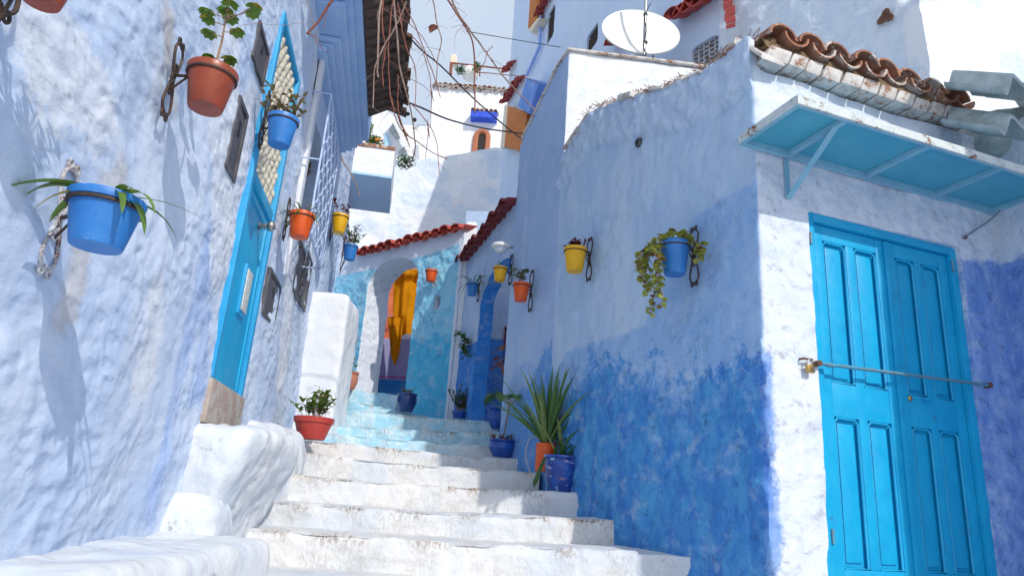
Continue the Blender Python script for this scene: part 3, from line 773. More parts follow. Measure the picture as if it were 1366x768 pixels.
# double door, built leaf by leaf
dd = thing('door', None, None, DW.at(.9, DZ0)); dd.parent = rh; dd.location -= rh.location; dd['label'] = 'double cyan panelled door barred with a padlocked rod'
a, b = D0-SEG1, D1-SEG1
bm = bmesh.new(); fr_ = .05
wbox(bm, DW, a-.01, a+fr_, DZ0, DZ1+.01, -.12, -.01); wbox(bm, DW, b-fr_, b+.01, DZ0, DZ1+.01, -.12, -.01); wbox(bm, DW, a+fr_, b-fr_, DZ1-fr_, DZ1+.01, -.12, -.012)
bevel(bm, .006); obj('frame', bm, m_door, dd, smooth=40)
mid_ = (a+b)/2+.02; rail = .62
for li, (l0, l1) in enumerate(((a+fr_+.004, mid_-.003), (mid_+.003, b-fr_-.004))):
    bm = bmesh.new(); o1 = -.035; o0 = -.075
    stl = .07; cs = (l0+l1)/2; ms = .03
    zb, ztp = DZ0+.02, DZ1-fr_-.004
    # stiles and rails
    wbox(bm, DW, l0, l0+stl, zb, ztp, o0, o1); wbox(bm, DW, l1-stl, l1, zb, ztp, o0, o1); wbox(bm, DW, cs-ms, cs+ms, zb+.12, ztp-.09, o0, o1-.001)
    for z0, z1 in ((zb, zb+.12), (rail-.09, rail+.09), (ztp-.09, ztp)):
        wbox(bm, DW, l0+stl, l1-stl, z0, z1, o0, o1-.0015)
    bevel(bm, .005)
    leaf = obj('door_leaf', bm, m_door, dd, smooth=40)
    for p0, p1 in ((l0+stl, cs-ms), (cs+ms, l1-stl)):
        for z0, z1 in ((zb+.12, rail-.09), (rail+.09, ztp-.09)):
            bm = bmesh.new()
            wbox(bm, DW, p0-.005, p1+.005, z0-.005, z1+.005, -.07, -.062)
            obj('panel', bm, m_door, leaf)
            # raised moulding inside the panel, arched top corners
            for (ins, h, ww) in ((.006, -.028, .012), ):
                bm = bmesh.new()
                P0 = [(p0+ins, z0+ins), (p1-ins, z0+ins), (p1-ins, z1-ins-.02), (p1-ins-.02, z1-ins), (p0+ins+.02, z1-ins), (p0+ins, z1-ins-.02)]
                pts = [DW.at(s_, z_, -.045) for s_, z_ in P0]; pts.append(pts[0])
                tube(bm, pts, .0085, 6)
                obj('moulding', bm, m_door, leaf, smooth=60)
            bm = bmesh.new(); wbox(bm, DW, p0+.03, p1-.03, z0+.03, z1-.03, -.064, -.052); bevel(bm, .008); obj('raised_field', bm, m_door, leaf, smooth=40)
bm = bmesh.new(); wbox(bm, DW, mid_-.018, mid_+.018, DZ0+.02, DZ1-fr_-.01, -.036, -.022); bevel(bm, .005); obj('cover_strip', bm, m_door, dd, smooth=40)
# keyhole, small handle, hinges
bm = bmesh.new(); lathe(bm, [(.014, -.02), (.015, .004), (.009, .009), (0, .009)], DW.px(1214, 531, -.033), 14, DW.n); obj('keyhole', bm, m_brass, dd, smooth=40)
bm = bmesh.new(); p = DW.px(1240, 532, -.01); tube(bm, [p-DW.D*.03-DW.n*.03, p-DW.D*.03, p+DW.D*.035+Vector((0, 0, .004)), p+DW.D*.035-DW.n*.03], .007, 8); obj('handle', bm, m_door, dd, smooth=50)
for u, v in ((1082, 325), (1272, 362), (1112, 725)):
    bm = bmesh.new(); p = DW.px(u, v, -.005); tube(bm, [p, p+Vector((0, 0, .07))], .008, 8); obj('hinge', bm, m_steel, dd, smooth=50)
# locking bar and padlock
p0, p1 = DW.px(1090, 484, .03), DW.px(1322, 514, .03)
t = thing('locking_bar', 'long rusty blue steel rod held across the cyan double door', 'bar', p0)
bm = bmesh.new(); tube(bm, [p0, p1], .0095, 10); tube(bm, [p0+DW.D*.06, p0+DW.D*.11], .012, 10)
obj('rod', bm, m_steel, t, smooth=50)
bm = bmesh.new()
bm.free()
for p in (p0+DW.D*.01, p1-DW.D*.015):
    bm = bmesh.new(); tube(bm, [p-DW.n*.05, p+DW.n*.012], .016, 10); obj('staple', bm, m_rust, t, smooth=50)
pk = DW.px(1080, 489, .03)
t = thing('padlock', 'small brass padlock at the left end of the rod across the double door', 'padlock', pk)
bm = bmesh.new(); s_, z_ = DW.sz(1080, 490, .03); wbox(bm, DW, s_-.022, s_+.022, z_-.028, z_+.015, .02, .042); bevel(bm, .005); obj('body', bm, m_brass, t, smooth=40)
bm = bmesh.new(); tube(bm, spline([DW.at(s_-.014, z_+.01, .031), DW.at(s_-.014, z_+.03, .031), DW.at(s_, z_+.042, .031), DW.at(s_+.014, z_+.03, .031), DW.at(s_+.014, z_+.01, .031)], 5), .0045, 8); obj('shackle', bm, m_galv, t, smooth=60)
bm = bmesh.new(); q0 = DW.px(1066, 479, .0); tube(bm, [q0-DW.n*.02, q0+DW.n*.03, q0+DW.n*.03+DW.D*.06], .006, 8); obj('hasp', bm, m_rust, t, smooth=60)

# awning
aw = thing('awning', 'pale blue sheet metal awning on struts above the double door', 'awning', DW.at(.8, 1.98))
aS0, aS1, AO, AZ = DW.sz(983, 190)[0], 2.3, .47, 1.965
bm = bmesh.new(); wbox(bm, DW, aS0, aS1, AZ+.022, AZ+.030, .0, AO); obj('sheet', bm, m_awn, aw)
bm = bmesh.new()
wbox(bm, DW, aS0, aS1, AZ-.012, AZ+.0215, .006, .04); wbox(bm, DW, aS0, aS0+.03, AZ-.008, AZ+.021, .04, AO-.012)
wbox(bm, DW, aS0+.03, aS1, AZ-.006, AZ+.0205, AO-.035, AO-.012)
obj('frame', bm, m_awnf, aw)
for u, v in ((1050, 197), (1152, 218), (1243, 240), (1318, 256)):
    s_ = DW.sz(u, v, .02)[0]; bm = bmesh.new(); wbox(bm, DW, s_-.016, s_+.016, AZ-.007, AZ+.02, .04, AO-.035); obj('rib', bm, m_awnf, aw)
bm = bmesh.new(); wbox(bm, DW, aS0-.006, aS1, AZ-.012, AZ+.036, AO-.01, AO+.004); wbox(bm, DW, aS0-.008, aS0-.001, AZ-.012, AZ+.036, .02, AO-.01)
obj('edge_lip', bm, m_lip, aw)
def flatbar(name, a, b, wv, tv, mat, par):
    bm = bmesh.new(); slab(bm, a-wv, a+wv, b+wv, b-wv, tv); return obj(name, bm, mat, par)
s_ = DW.sz(1050, 197, .02)[0]
flatbar('strut', DW.at(s_, AZ-.26, .012), DW.at(s_, AZ-.008, AO*.78), DW.D*.018, Vector((0, 0, .012))+DW.n*.01, m_awnf, aw)
flatbar('strut', DW.at(s_, AZ-.26, .004), DW.at(s_, AZ-.02, .004), DW.D*.014, DW.n*.008, m_awnf, aw)
s_ = DW.sz(1345, 290, .02)[0]
flatbar('strut', DW.at(s_, AZ-.22, .012), DW.at(s_, AZ-.01, AO*.8), DW.D*.018, Vector((0, 0, .012)), m_awnf, aw)
t = thing('cable', 'thin grey cable clipped from the wall up to the awning strut', 'cable', DW.px(1282, 318))
bm = bmesh.new(); tube(bm, spline([DW.px(1281, 318, .01), DW.px(1290, 314, .03), DW.px(1325, 290, .06), DW.px(1350, 262, .12), DW.px(1366, 245, .2)], 6), .005, 6); obj('wire', bm, m_galv, t, smooth=60)
bm = bmesh.new(); p = DW.px(1283, 318, 0); tube(bm, [p, p+DW.n*.03], .012, 8); obj('wall_plug', bm, m_rust, t, smooth=40)

# bricks and barrel tiles above the door wall
bs0, bs1 = .02, DW.sz(1268, 145)[0]
row = thing('tile_coping', 'row of old orange clay barrel tiles over whitewashed bricks above the awning', 'roof tiles', DW.at(.8, 2.56))
bm = bmesh.new(); s_ = bs0
while s_ < bs1:
    l = random.uniform(.12, .17); lean = .035
    z0 = 2.52+random.uniform(-.006, .006); o1 = .085+random.uniform(-.01, .01)
    hexa(bm, [DW.at(s_, z0, o1), DW.at(s_+l-.01, z0-.004, o1), DW.at(s_+l-.01+lean, z0+.085, o1+.01), DW.at(s_+lean, z0+.085, o1+.01),
              DW.at(s_, z0, -.1), DW.at(s_+l-.01, z0, -.1), DW.at(s_+l-.01+lean, z0+.085, -.1), DW.at(s_+lean, z0+.085, -.1)])
    s_ += l
bevel(bm, .012, 2)
obj('brick_course', bm, m_whitebrick, row, smooth=50)
bm = bmesh.new(); n_ = 60
prev = None
for i in range(n_+1):
    s_ = bs0+(bs1-bs0)*i/n_; q = [DW.at(s_, 2.60+.01*noise.noise(Vector((s_*20, 0, 0))), .085+.012*noise.noise(Vector((s_*25, 1, 0)))), DW.at(s_, 2.655+.02*noise.noise(Vector((s_*15, 3, 0))), .07), DW.at(s_, 2.66, -.1), DW.at(s_, 2.60, -.1)]
    cur = [bm.verts.new(x) for x in q]
    if prev:
        for k in range(4): bm.faces.new((prev[k], prev[(k+1) % 4], cur[(k+1) % 4], cur[k]))
    prev = cur
obj('mortar_bed', bm, m_moss, row, smooth=60)
blob('mortar_bed', tuple(DW.at(.03, 2.60, 0)+Vector((-.0, -.02, 0))), tuple(DW.at(.03, 2.60, 0)+Vector((.12, .1, .12))), m_moss, row, amp=.02, nsc=12, n=10, power=4)
tile_row('barrel_tile', DW.at(bs0+.02, 2.69, -.12), DW.at(bs1+.0, 2.67, -.12), DW.n, 8, .092, .26, m_clay, row, drop=.12, jit=.012, th=.016, both=True)

# broken coping stones along the top of the street face
cp = thing('coping', 'broken whitewashed coping with dry weeds along the sloping top of the right wall', 'coping', RW.at(2.5, 2.9))
bm = bmesh.new(); s_ = s_cr+.1
while s_ < SEG1-.05:
    l = random.uniform(.07, .2); z0 = topR(s_)-.01; z1 = topR(s_+l)-.01; o1 = .04+random.uniform(-.02, .035); h = random.uniform(.02, .055)
    hexa(bm, [RW.at(s_, z0, o1), RW.at(s_+l, z1, o1), RW.at(s_+l, z1+h, o1-.01), RW.at(s_, z0+h, o1-.01), RW.at(s_, z0, -.15), RW.at(s_+l, z1, -.15), RW.at(s_+l, z1+h, -.15), RW.at(s_, z0+h, -.15)])
    s_ += l+random.uniform(-.01, .02)
bevel(bm, .012, 2)
for v in bm.verts: v.co += Vector((1, 1, 1))*noise.noise(v.co*14)*.018
obj('coping_stone', bm, m_whitebrick, cp, smooth=40)
bm = bmesh.new()
for k in range(420):
    s_ = random.uniform(s_cr+.15, SEG1); s_ = s_ if noise.noise(Vector((s_*3, 5, 5))) > -.1 else s_*.98+.02
    p = RW.at(s_, topR(s_)+.025, random.uniform(-.08, .05)); d = Vector((random.gauss(0, .5), random.gauss(0, .5), random.uniform(.0, .5))).normalized()
    tube(bm, [p, p+d*random.uniform(.02, .06)], .003, 3, cap=False)
setp(obj('dry_weeds', bm, m_dry, cp), kind='stuff')

# grey tiles on the neighbour's wall
row = thing('tile_coping', 'stack of grey whitewashed barrel tiles at the right edge above the awning', 'roof tiles', (3.1, 3.7, 2.3))
def bigtile(c, ax, out, r, ln, th, drop=.1, conv=True, sag=0):
    K = 14; rows = []
    for q in range(5):
        t_ = q/4; cc = c+out*(ln*t_)-Vector((0, 0, drop*t_)); o_, i_ = [], []
        for k in range(K+1):
            x = -1+2*k/K
            zz = math.cos(x*math.pi*.5)*r*.9 if conv else -math.cos(x*math.pi*.5)*r*.6
            nz_ = noise.noise((cc+ax*x*r)*9)*.008
            o_.append(bm.verts.new(cc+ax*(x*r)+Vector((0, 0, zz+nz_)))); i_.append(bm.verts.new(cc+ax*(x*r*.96)+Vector((0, 0, zz-th+nz_))))
        rows.append((o_, i_))
    for (o1, i1), (o2, i2) in zip(rows, rows[1:]):
        for k in range(K):
            bm.faces.new((o1[k], o1[k+1], o2[k+1], o2[k])); bm.faces.new((i1[k+1], i1[k], i2[k], i2[k+1]))
        for k in (0, K): bm.faces.new((o1[k], i1[k], i2[k], o2[k]))
    for o1, i1 in (rows[0], rows[-1]):
        for k in range(K): bm.faces.new((o1[k], o1[k+1], i1[k+1], i1[k]))
def s_tile(c, wd, ln, amp_, ph, th=.032):
    """one S-shaped tile seen from below, front edge first"""
    K = 26; rows = []
    for q in range(4):
        cc = c-DW.n*(ln*q/3)+Vector((0, 0, .24*q/3)); o_, i_ = [], []
        for k in range(K+1):
            x = k/K; zz = amp_*(1.25*math.sin(ph+x*math.pi*2)+.35*math.sin(2*ph+x*math.pi*4+.6))
            w1 = noise.noise((cc+DW.D*x)*11)*.006
            p = cc+DW.D*(x*wd)+Vector((0, 0, zz+w1)); o_.append(bm.verts.new(p)); i_.append(bm.verts.new(p-Vector((0, 0, th))+DW.D*.003*math.sin(k)))
        rows.append((o_, i_))
    for (o1, i1), (o2, i2) in zip(rows, rows[1:]):
        for k in range(K):
            bm.faces.new((o1[k], o1[k+1], o2[k+1], o2[k])); bm.faces.new((i1[k+1], i1[k], i2[k], i2[k+1]))
        for k in (0, K): bm.faces.new((o1[k], i1[k], i2[k], o2[k]))
    for o1, i1 in (rows[0], rows[-1]):
        for k in range(K): bm.faces.new((o1[k], o1[k+1], i1[k+1], i1[k]))
for (u, v, Y, wd, am, ph) in ((1336, 104, 3.35, .24, .05, -1.9), (1332, 158, 3.45, .26, .05, -1.9), (1392, 118, 3.5, .36, .05, -1.2)):
    bm = bmesh.new(); s_tile(atY(u, v, Y), wd, .34, am, ph); obj('barrel_tile', bm, m_greytile, row, smooth=60)
bmb = blob('mortar_mass', tuple(atY(1330, 190, 3.8)+Vector((-.02, 0, -.05))), tuple(atY(1330, 190, 3.8)+Vector((.6, .7, .32))), m_greytile, row, amp=.03, power=4, n=14)

# ------------------------------------------------------------------ TALL WHITE BLOCK behind the right house
tb = thing('house', 'tall plain block with sunlit white face and shaded street side behind the right wall', 'house', (.6, 6, -1.62))
pc = RW.at(s_cr, 0); TF = Plane((pc.x, pc.y), (1, .08))
zl = RW.sz(748, 72)[1]
def tb_top(s):
    L0 = s_cr
    if s < L0: return zl-.62*(1-s/L0)*.95
    return 4.14-.012*(s-L0)
make_wall('wall', [RW.at(0, 0), pc, TF.at(2.6, 0)], tb_top, -1.7, m_block, thick=.15, res=.03, amp=.006, parent=tb, fillet=.012,
          attrs={'mid': lambda s, z: (.9+.5*noise.noise(Vector((s, z, 0)))-z) if s < s_cr else -1, 'deep': lambda s, z: ((.6+.7*(s/s_cr))-z) if s < s_cr else -1,
                 'cap': lambda s, z: -1, 'deep2': lambda s, z: -1, 'door_side': lambda s, z: (s-s_cr)*1.0, 'corner_blue': lambda s, z: -1})
bm = bmesh.new(); s_ = 0
while s_ < 2.5:
    l = random.uniform(.3, .5); zz = 4.14-.012*s_+random.uniform(0, .02)
    wbox(bm, TF, s_-.02, s_+l-.01, zz, zz+.022, -.15, .035); s_ += l
s_ = .05
while s_ < s_cr-.05:
    z0 = tb_top(s_); z1 = tb_top(s_+.25)
    hexa(bm, [RW.at(s_, z0, .02), RW.at(s_+.24, z1, .02), RW.at(s_+.24, z1+.03, .02), RW.at(s_, z0+.03, .02), RW.at(s_, z0, -.2), RW.at(s_+.24, z1, -.2), RW.at(s_+.24, z1+.03, -.2), RW.at(s_, z0+.03, -.2)]); s_ += .25
bevel(bm, .006); obj('coping_slab', bm, m_whitebrick, tb, smooth=40)
# small hole in the right wall
for (u, v, r_, lab) in ((851, 190, .022, 'small dark drain hole high in the blue right wall'),):
    bm = bmesh.new(); p = RW.px(u, v, .03); lathe(bm, [(r_*1.7, -.04), (r_*1.7, .0), (r_*1.2, .012), (r_, .006), (r_, -.03), (0, -.03)], p, 14, RW.n)
    setp(obj('drain_pipe', bm, m_greybox, None, smooth=40), lab, 'drain')

# dish
dpos = atY(855, 42, 6.05)
t = thing('satellite_dish', 'white satellite dish on a pipe mast above the tall white block', 'satellite dish', dpos-Vector((0, 0, .3)))
bm = bmesh.new(); nrm = Vector((.02, -.93, .36)).normalized(); rd = .405
prof_ = [(0, -.055)]+[(rd*k/10, -.055+.055*(k/10)**2) for k in range(1, 11)]+[(rd+.008, .004), (rd+.01, -.012), (rd-.005, -.02)]+[(rd*k/10, -.075+.055*(k/10)**2) for k in range(9, 0, -1)]+[(0, -.075)]
lathe(bm, prof_, dpos, 56, nrm); obj('reflector', bm, m_dish, t, smooth=40)
bm = bmesh.new(); pm0, pm1 = atY(859, 74, 5.85), atY(863, -40, 5.85); tube(bm, [pm0, pm1], .016, 10); obj('mast', bm, m_galv, t, smooth=50)
bm = bmesh.new(); tube(bm, spline([atY(868, 5, 5.83), atY(860, 22, 5.83), atY(862, 40, 5.82), atY(859, 60, 5.83), atY(862, 75, 5.84)], 5), .005, 6)
for v_ in (20, 57): tube(bm, [atY(861, v_-1, 5.85), atY(861, v_+1, 5.85)], .022, 10)
obj('mast_cable', bm, m_cable, t, smooth=50)
bm = bmesh.new(); tube(bm, [atY(869, 66, 6.1), atY(872, 82, 6.1)], .012, 8); tube(bm, [atY(862, 72, 5.85), atY(848, 74, 6.1)], .014, 8); obj('bracket_arm', bm, m_galv, t, smooth=50)

# ------------------------------------------------------------------ BLUE TOWER and upper right masses
tw = thing('house', 'tall pale blue house at the top right with tiled window hoods and brown shutter', 'house', (1, 8, -1))
T0, T1, T2 = Vector((-.37, 12, 0)), Vector((.9, 7.5, 0)), Vector((1.96, 5.94, 0))
TA = Plane((T0.x, T0.y), (T1-T0)[:2]); TB = Plane((T1.x, T1.y), (T2-T1)[:2])
LA = (T1-T0).length; _r3 = ray(1208, 60); T3 = Vector((_r3.x/_r3.y*4.5, 4.5, 0)); T4 = Vector((7.0, 5.3, 0))
holes = []
def hole_px(pl, q, base):
    P = [pl.sz(*p) for p in q]; s0, s1 = min(p[0] for p in P), max(p[0] for p in P)
    zz = sorted(p[1] for p in P); return (s0+base, s1+base, (zz[0]+zz[1])/2, (zz[2]+zz[3])/2)
h1 = hole_px(TA, [(731, 22), (739, 5), (730, 60), (738, 45)], 0)
h2 = hole_px(TA, [(783, 52), (796, 30), (783, 66), (796, 66)], 0)
h3 = hole_px(TB, [(922, 70), (957, 40), (925, 90), (959, 88)], LA)
make_wall('wall', [T0, T1, T2], lambda s: 10.8-.70*s if s < LA else 10.8-.70*LA, -1.7, m_tower, holes=[rect(*h1), rect(*h2), rect(*h3)], thick=.22, res=.045, amp=.01, nsc=2, parent=tw, fillet=.2)
for h, pl, base in ((h1, TA, 0), (h2, TA, 0), (h3, TB, LA)):
    wn = thing('window', None, None, pl.at((h[0]+h[1])/2-base, h[2])); wn.parent = tw; wn.location -= tw.location
    bm = bmesh.new(); wbox(bm, pl, h[0]-base-.05, h[1]-base+.05, h[2]-.05, h[3]+.05, -.24, -.2); obj('pane', bm, m_glassd if h is not h3 else m_cream, wn)
    bm = bmesh.new(); nb_ = 5
    for k in range(nb_+1):
        x = h[0]-base+(h[1]-h[0])*k/nb_; tube(bm, [pl.at(x, h[2], -.04), pl.at(x, h[3], -.04)], .012, 5)
    for k in range(7):
        zz = h[2]+(h[3]-h[2])*k/6; tube(bm, [pl.at(h[0]-base, zz, -.04), pl.at(h[1]-base, zz, -.04)], .012, 5)
    obj('grille', bm, m_iron if h is not h3 else m_ironw, wn)
def hood(pl, pa, pb, n, r, ln, mat, par, o=.02, drop=.5):
    a = pl.px(*pa, o); b = pl.px(*pb, o)
    return tile_row('tile_hood', a, b, pl.n, n, r, ln, mat, par, drop=drop, jit=.01)
hood(TA, (677, 98), (688, 83), 3, .065, .16, m_red, tw)
hood(TA, (676, 138), (699, 103), 7, .065, .16, m_red, tw)
hood(TA, (722, 22), (738, -10), 4, .065, .16, m_red, tw)
hood(TB, (905, 28), (958, -6), 4, .10, .22, m_red, tw)
hood(TB, (905, 100), (912, 92), 1, .065, .16, m_red, tw)
hood(TB, (820, 62), (848, 30), 3, .08, .18, m_red, tw)
tile_row('tile_hood', TB.px(965, 0, .02), TB.px(968, 36, .35), TB.D, 5, .04, .12, m_red, tw, drop=.2)
# lower canopy block beneath tiles (blue box hood), shutters, pipe
def pxslab(name, pl, quad, o0, o1, mat, par):
    bm = bmesh.new(); f = [pl.px(u, v, o1) for u, v in quad]; b_ = [p-pl.n*(o1-o0) for p in f]; hexa(bm, f+b_); bevel(bm, .01, 1); return obj(name, bm, mat, par)
pxslab('blue_box', TA, [(690, 142), (703, 104), (719, 110), (705, 152)], 0, .25, plaster('box_blue', (.13, .26, .66), (.18, .32, .70), bump=.4), tw)
sh = pxslab('shutter', TA, [(673, 196), (677, 142), (703, 150), (697, 203)], .0, .16, m_shutter, tw)
pxslab('shutter_trim', TA, [(667, 198), (673, 140), (677, 140), (672, 197)], .0, .17, m_cream, tw)
pxslab('panel_band', TA, [(678, 174), (678.5, 170), (700, 176), (699.5, 180)], .0, .18, m_shutter, tw)
pxslab('shutter', TA, [(704, 38), (707, -4), (717, -4), (716, 25)], .0, .12, m_shutter, tw)
pxslab('shutter_trim', TA, [(704, 40), (717, 24), (720, 24), (708, 44)], .0, .16, m_cream, tw)
bm = bmesh.new(); tube(bm, [TA.px(721, 22, .06), TA.px(720, 62, .06), TA.px(703, 100, .06)], .03, 8); obj('drain_pipe', bm, plaster('pipe_blue', (.34, .46, .82), (.3, .42, .8), bump=.2), tw, smooth=50)

uw = thing('house', 'rough whitewashed house behind the tile coping in the top right corner', 'house', (3.5, 5.3, -1))
def gable(s): return 9
LB = (T3-T2).length
make_wall('wall', [T2, T3, T4], 6.5, 1.5, m_white_blue, thick=.2, res=.035, amp=.022, nsc=4, parent=uw, fillet=.04,
          attrs={'splash': lambda s, z: .4 if s < LB else -.05-.4*noise.noise(Vector((s*2, z*2, 0)))-.1},
          off=lambda s, z: (.16*max(0, 1-max(0, z-3.95-.5*(s-LB))/.05) if z < 4.0+.5*(s-LB) and LB+.02 < s < LB+.38 else 0)+.03*noise.noise(Vector((s*2.2, z*2.2, 9))))
UA = Plane((T3.x, T3.y), (T4-T3)[:2])
bm = bmesh.new(); UB = Plane((T2.x, T2.y), (T3-T2)[:2]); p = UB.px(1184, 25, .0); lathe(bm, [(0, .0), (.028, .012), (.05, .022), (.062, .03), (.058, .038), (.03, .03), (.02, .02), (0, .02)], p, 14, UB.n, wob=.3); obj('drain_hole', bm, m_rust, uw, smooth=40)

# ------------------------------------------------------------------ ARCH WALL
ah = thing('archway_wall', 'sunlit cyan and white archway wall with red tile coping at the top of the stairs', 'wall', (-1.6, 9, .8))
def aS(u, v): return AW.sz(u, v)
NIs, NIz = aS(583, 403)
zth = 1.15
A0 = aS(488, 400)[0]; A1 = aS(554, 400)[0]
zsp = 2.72; apex = 3.06
btm = interp([aS(*p) for p in [(443, 370), (500, 358)]]+[aS(500.5, 358)]+[(aS(557, 344)[0], aS(557, 344)[1]), aS(612, 325)])
def acy(s, z):
    v = btm(s)-z
    if s < A0: v = min(v, 9)
    return v
AE = aS(611, 400)[0]
topA = 3.27
make_wall('wall', [AW.at(0, 0), AW.at(AE, 0)], topA, .3, m_archwall,
          holes=[arch(A0, A1, -1, zsp, apex-zsp), rect(NIs-.05, NIs+.05, NIz-.1, NIz+.1)], thick=.42, res=.03, amp=.012, nsc=8, parent=ah, fillet=.05,
          attrs={'cyan': lambda s, z: (acy(s, z) if s < AE-.04 else -1), 'cyan2': lambda s, z: (1.9-z) if (s > A1 and s < AE-.04) else (1.5-z if s < A0 else -1), 'rev': lambda s, z: -1})
# white rounded end pier
blob('end_pier', (AW.at(AE, 0).x-.02, AW.at(AE, 0).y+.02, .3), (AW.at(AE, 0).x+.17, AW.at(AE, 0).y+.7, topA+.16), m_white, ah, amp=.01, power=7, n=20)
tile_row('tile_coping', AW.at(aS(476, 333)[0], topA, -.16), AW.at(AE-.0, topA+.03, -.16), AW.n, 12, .078, .27, m_orangetile, ah, drop=.25, jit=.008)
# niche in pier
bm = bmesh.new(); wbox(bm, AW, NIs-.12, NIs+.12, NIz-.16, NIz+.16, -.16, -.12); obj('niche', bm, m_reveal, ah)
# white jamb reveal trim is part of the wall; the plinth
# space beyond the arch
cb = thing('courtyard_wall', 'painted wall seen through the archway, lavender above a magenta line and blue below', 'wall', (-1.8, 10.3, .8))
Q = Plane((-3.9, 11.3), (1, -.10))
def qz(v, u=535): return Q.sz(u, v)[1]
make_wall('wall', [Q.at(0, 0), Q.at(3.4, 0)], 3.6, .6, m_lav, thick=.1, res=.05, amp=.01, parent=cb,
          attrs={'low': lambda s, z: qz(507)-z, 'hi': lambda s, z: z-qz(452), 'mag': lambda s, z: .02-abs(z-qz(503)), 'org': lambda s, z: min(Q.sz(531, 400)[0]-s, z-qz(452))})
# cloth
t = thing('hanging_cloth', 'orange-yellow cloth hanging in folds inside the archway', 'cloth', atY(540, 475, 9.75))
bm = bmesh.new(); NX, NZ = 60, 60; gr = {}
for i in range(NX+1):
    for j in range(NZ+1):
        x = i/NX; z = j/NZ
        u0, u1 = 524, 560
        vb = 447
        top_v = 357; u = u0+(u1-u0)*x; v = top_v+(vb-top_v)*z
        p = atY(u, v, 10.2)
        fold = .045*math.sin(x*8+math.sin(z*3)*1.0)*(.3+z)+.012*math.sin(x*23+z*5)+.03*noise.noise(Vector((x*3, z*4, 0)))+.05*math.exp(-((z-.16)/.05)**2)*math.sin(x*9+1)
        p.y += fold-.10*math.exp(-((z-.10)/.05)**2); p.z += .03*math.sin(x*7)*(z < .2)
        gr[i, j] = bm.verts.new(p)
for i in range(NX):
    for j in range(NZ): bm.faces.new((gr[i, j], gr[i+1, j], gr[i+1, j+1], gr[i, j+1]))
bmesh.ops.solidify(bm, geom=bm.faces[:], thickness=.006)
obj('main_cloth', bm, m_cloth, t, smooth=180)
bm = bmesh.new(); gr = {}
for i in range(31):
    for j in range(31):
        x = i/30; z = j/30; u = 517+(540-517)*x*(1-.5*z)+4*z; v = 422+(482-422)*z+6*math.sin(x*3)*(z)-10*abs(x-.5)*z*2
        p = atY(u, v, 10.05); p.y += .025*math.sin(x*11+z*2); gr[i, j] = bm.verts.new(p)
for i in range(30):
    for j in range(30): bm.faces.new((gr[i, j], gr[i+1, j], gr[i+1, j+1], gr[i, j+1]))
bmesh.ops.solidify(bm, geom=bm.faces[:], thickness=.006)
obj('knotted_end', bm, m_cloth, t, smooth=180)

# ------------------------------------------------------------------ SECOND ARCH WALL
bh = thing('archway_wall', 'shaded blue archway wall with dark red sloping tile coping beside the right wall', 'wall', (-.3, 7.5, .7))
def bS(u, v): return BW.sz(u, v)
b0 = bS(634, 470)[0]; b1 = bS(671, 500)[0]+.35
zb_ = bS(640, 452)[1]
ca = bS(626, 352); cb_ = bS(682, 282)
topB = interp([(0, 2.84), (1.7, 2.98)])
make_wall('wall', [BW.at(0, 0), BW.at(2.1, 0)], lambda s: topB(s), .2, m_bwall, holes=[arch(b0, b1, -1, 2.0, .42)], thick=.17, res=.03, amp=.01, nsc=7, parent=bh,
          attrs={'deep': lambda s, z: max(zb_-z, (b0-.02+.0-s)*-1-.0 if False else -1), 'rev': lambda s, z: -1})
tile_row('tile_coping', BW.at(0.0, topB(0)+.02, -.14), BW.at(1.75, topB(1.75)+.02, -.14), BW.n, 11, .07, .28, m_dredtile, bh, drop=.2, jit=.006)
cw = thing('courtyard_wall', 'far wall through the blue archway, white above and blue below', 'wall', (0, 9.4, .8))
Q2 = Plane((-.75, 9.3), (1, -.05)); z2_ = Q2.sz(662, 452)[1]
make_wall('wall', [Q2.at(0, 0), Q2.at(2.2, 0)], 4.0, .6, m_bwall, thick=.1, res=.06, amp=.01, parent=cw, attrs={'deep': lambda s, z: z2_-z, 'rev': lambda s, z: -1})

# ------------------------------------------------------------------ BACKGROUND
rt = thing('retaining_wall', 'big white wall with blue splashes rising behind the tiled archway', 'wall', (-1.5, 12, 3))
RTp = Plane((-4.5, 12.3), (1, 0.0)); tp = interp([(RTp.sz(u, v)[0], RTp.sz(u, v)[1]) for u, v in [(480, 250), (538, 216), (600, 207), (660, 197), (700, 206)]])
make_wall('wall', [RTp.at(0, 0), RTp.at(4.45, 0)], tp, 1, m_white_blue, thick=.3, res=.06, amp=.03, nsc=2.5, parent=rt,
          attrs={'splash': lambda s, z: noise.noise(Vector((s*1.6, z*2.5, 3)))*.5-.05})
mb = thing('house', 'white house in the distance with arched brick window and tiled roof terrace', 'house', (-1.5, 16, 5))
MP = Plane((-2.75, 16.3), (1, 0)); 
def ms(u, v): return MP.sz(u, v)
xl = ms(575, 150)[0]; zt2 = ms(600, 118)[1]; low = ms(555, 165)
make_wall('wall', [MP.at(xl, 0), MP.at(3.2, 0)], zt2, 4, m_white, thick=.5, res=.1, amp=.02, parent=mb)
make_wall('side_wall', [MP.at(xl-.75, 0)+Vector((0, .0, 0)), MP.at(xl-.02, 0)], ms(555, 168)[1], 4, m_white, thick=.5, res=.1, amp=.02, parent=mb)
tile_row('roof_tiles', MP.at(xl-.05, zt2+.02, -.2), MP.at(2.9, zt2+.02, -.2), MP.n, 18, .07, .3, m_whitebrick, mb, drop=.2)
tile_row('roof_tiles', MP.at(xl-.05, zt2+.2, -.35), MP.at(2.9, zt2+.2, -.35), MP.n, 20, .06, .3, m_clay, mb, drop=.2)
s0, z0 = ms(628, 163); s1, z1 = ms(664, 149)
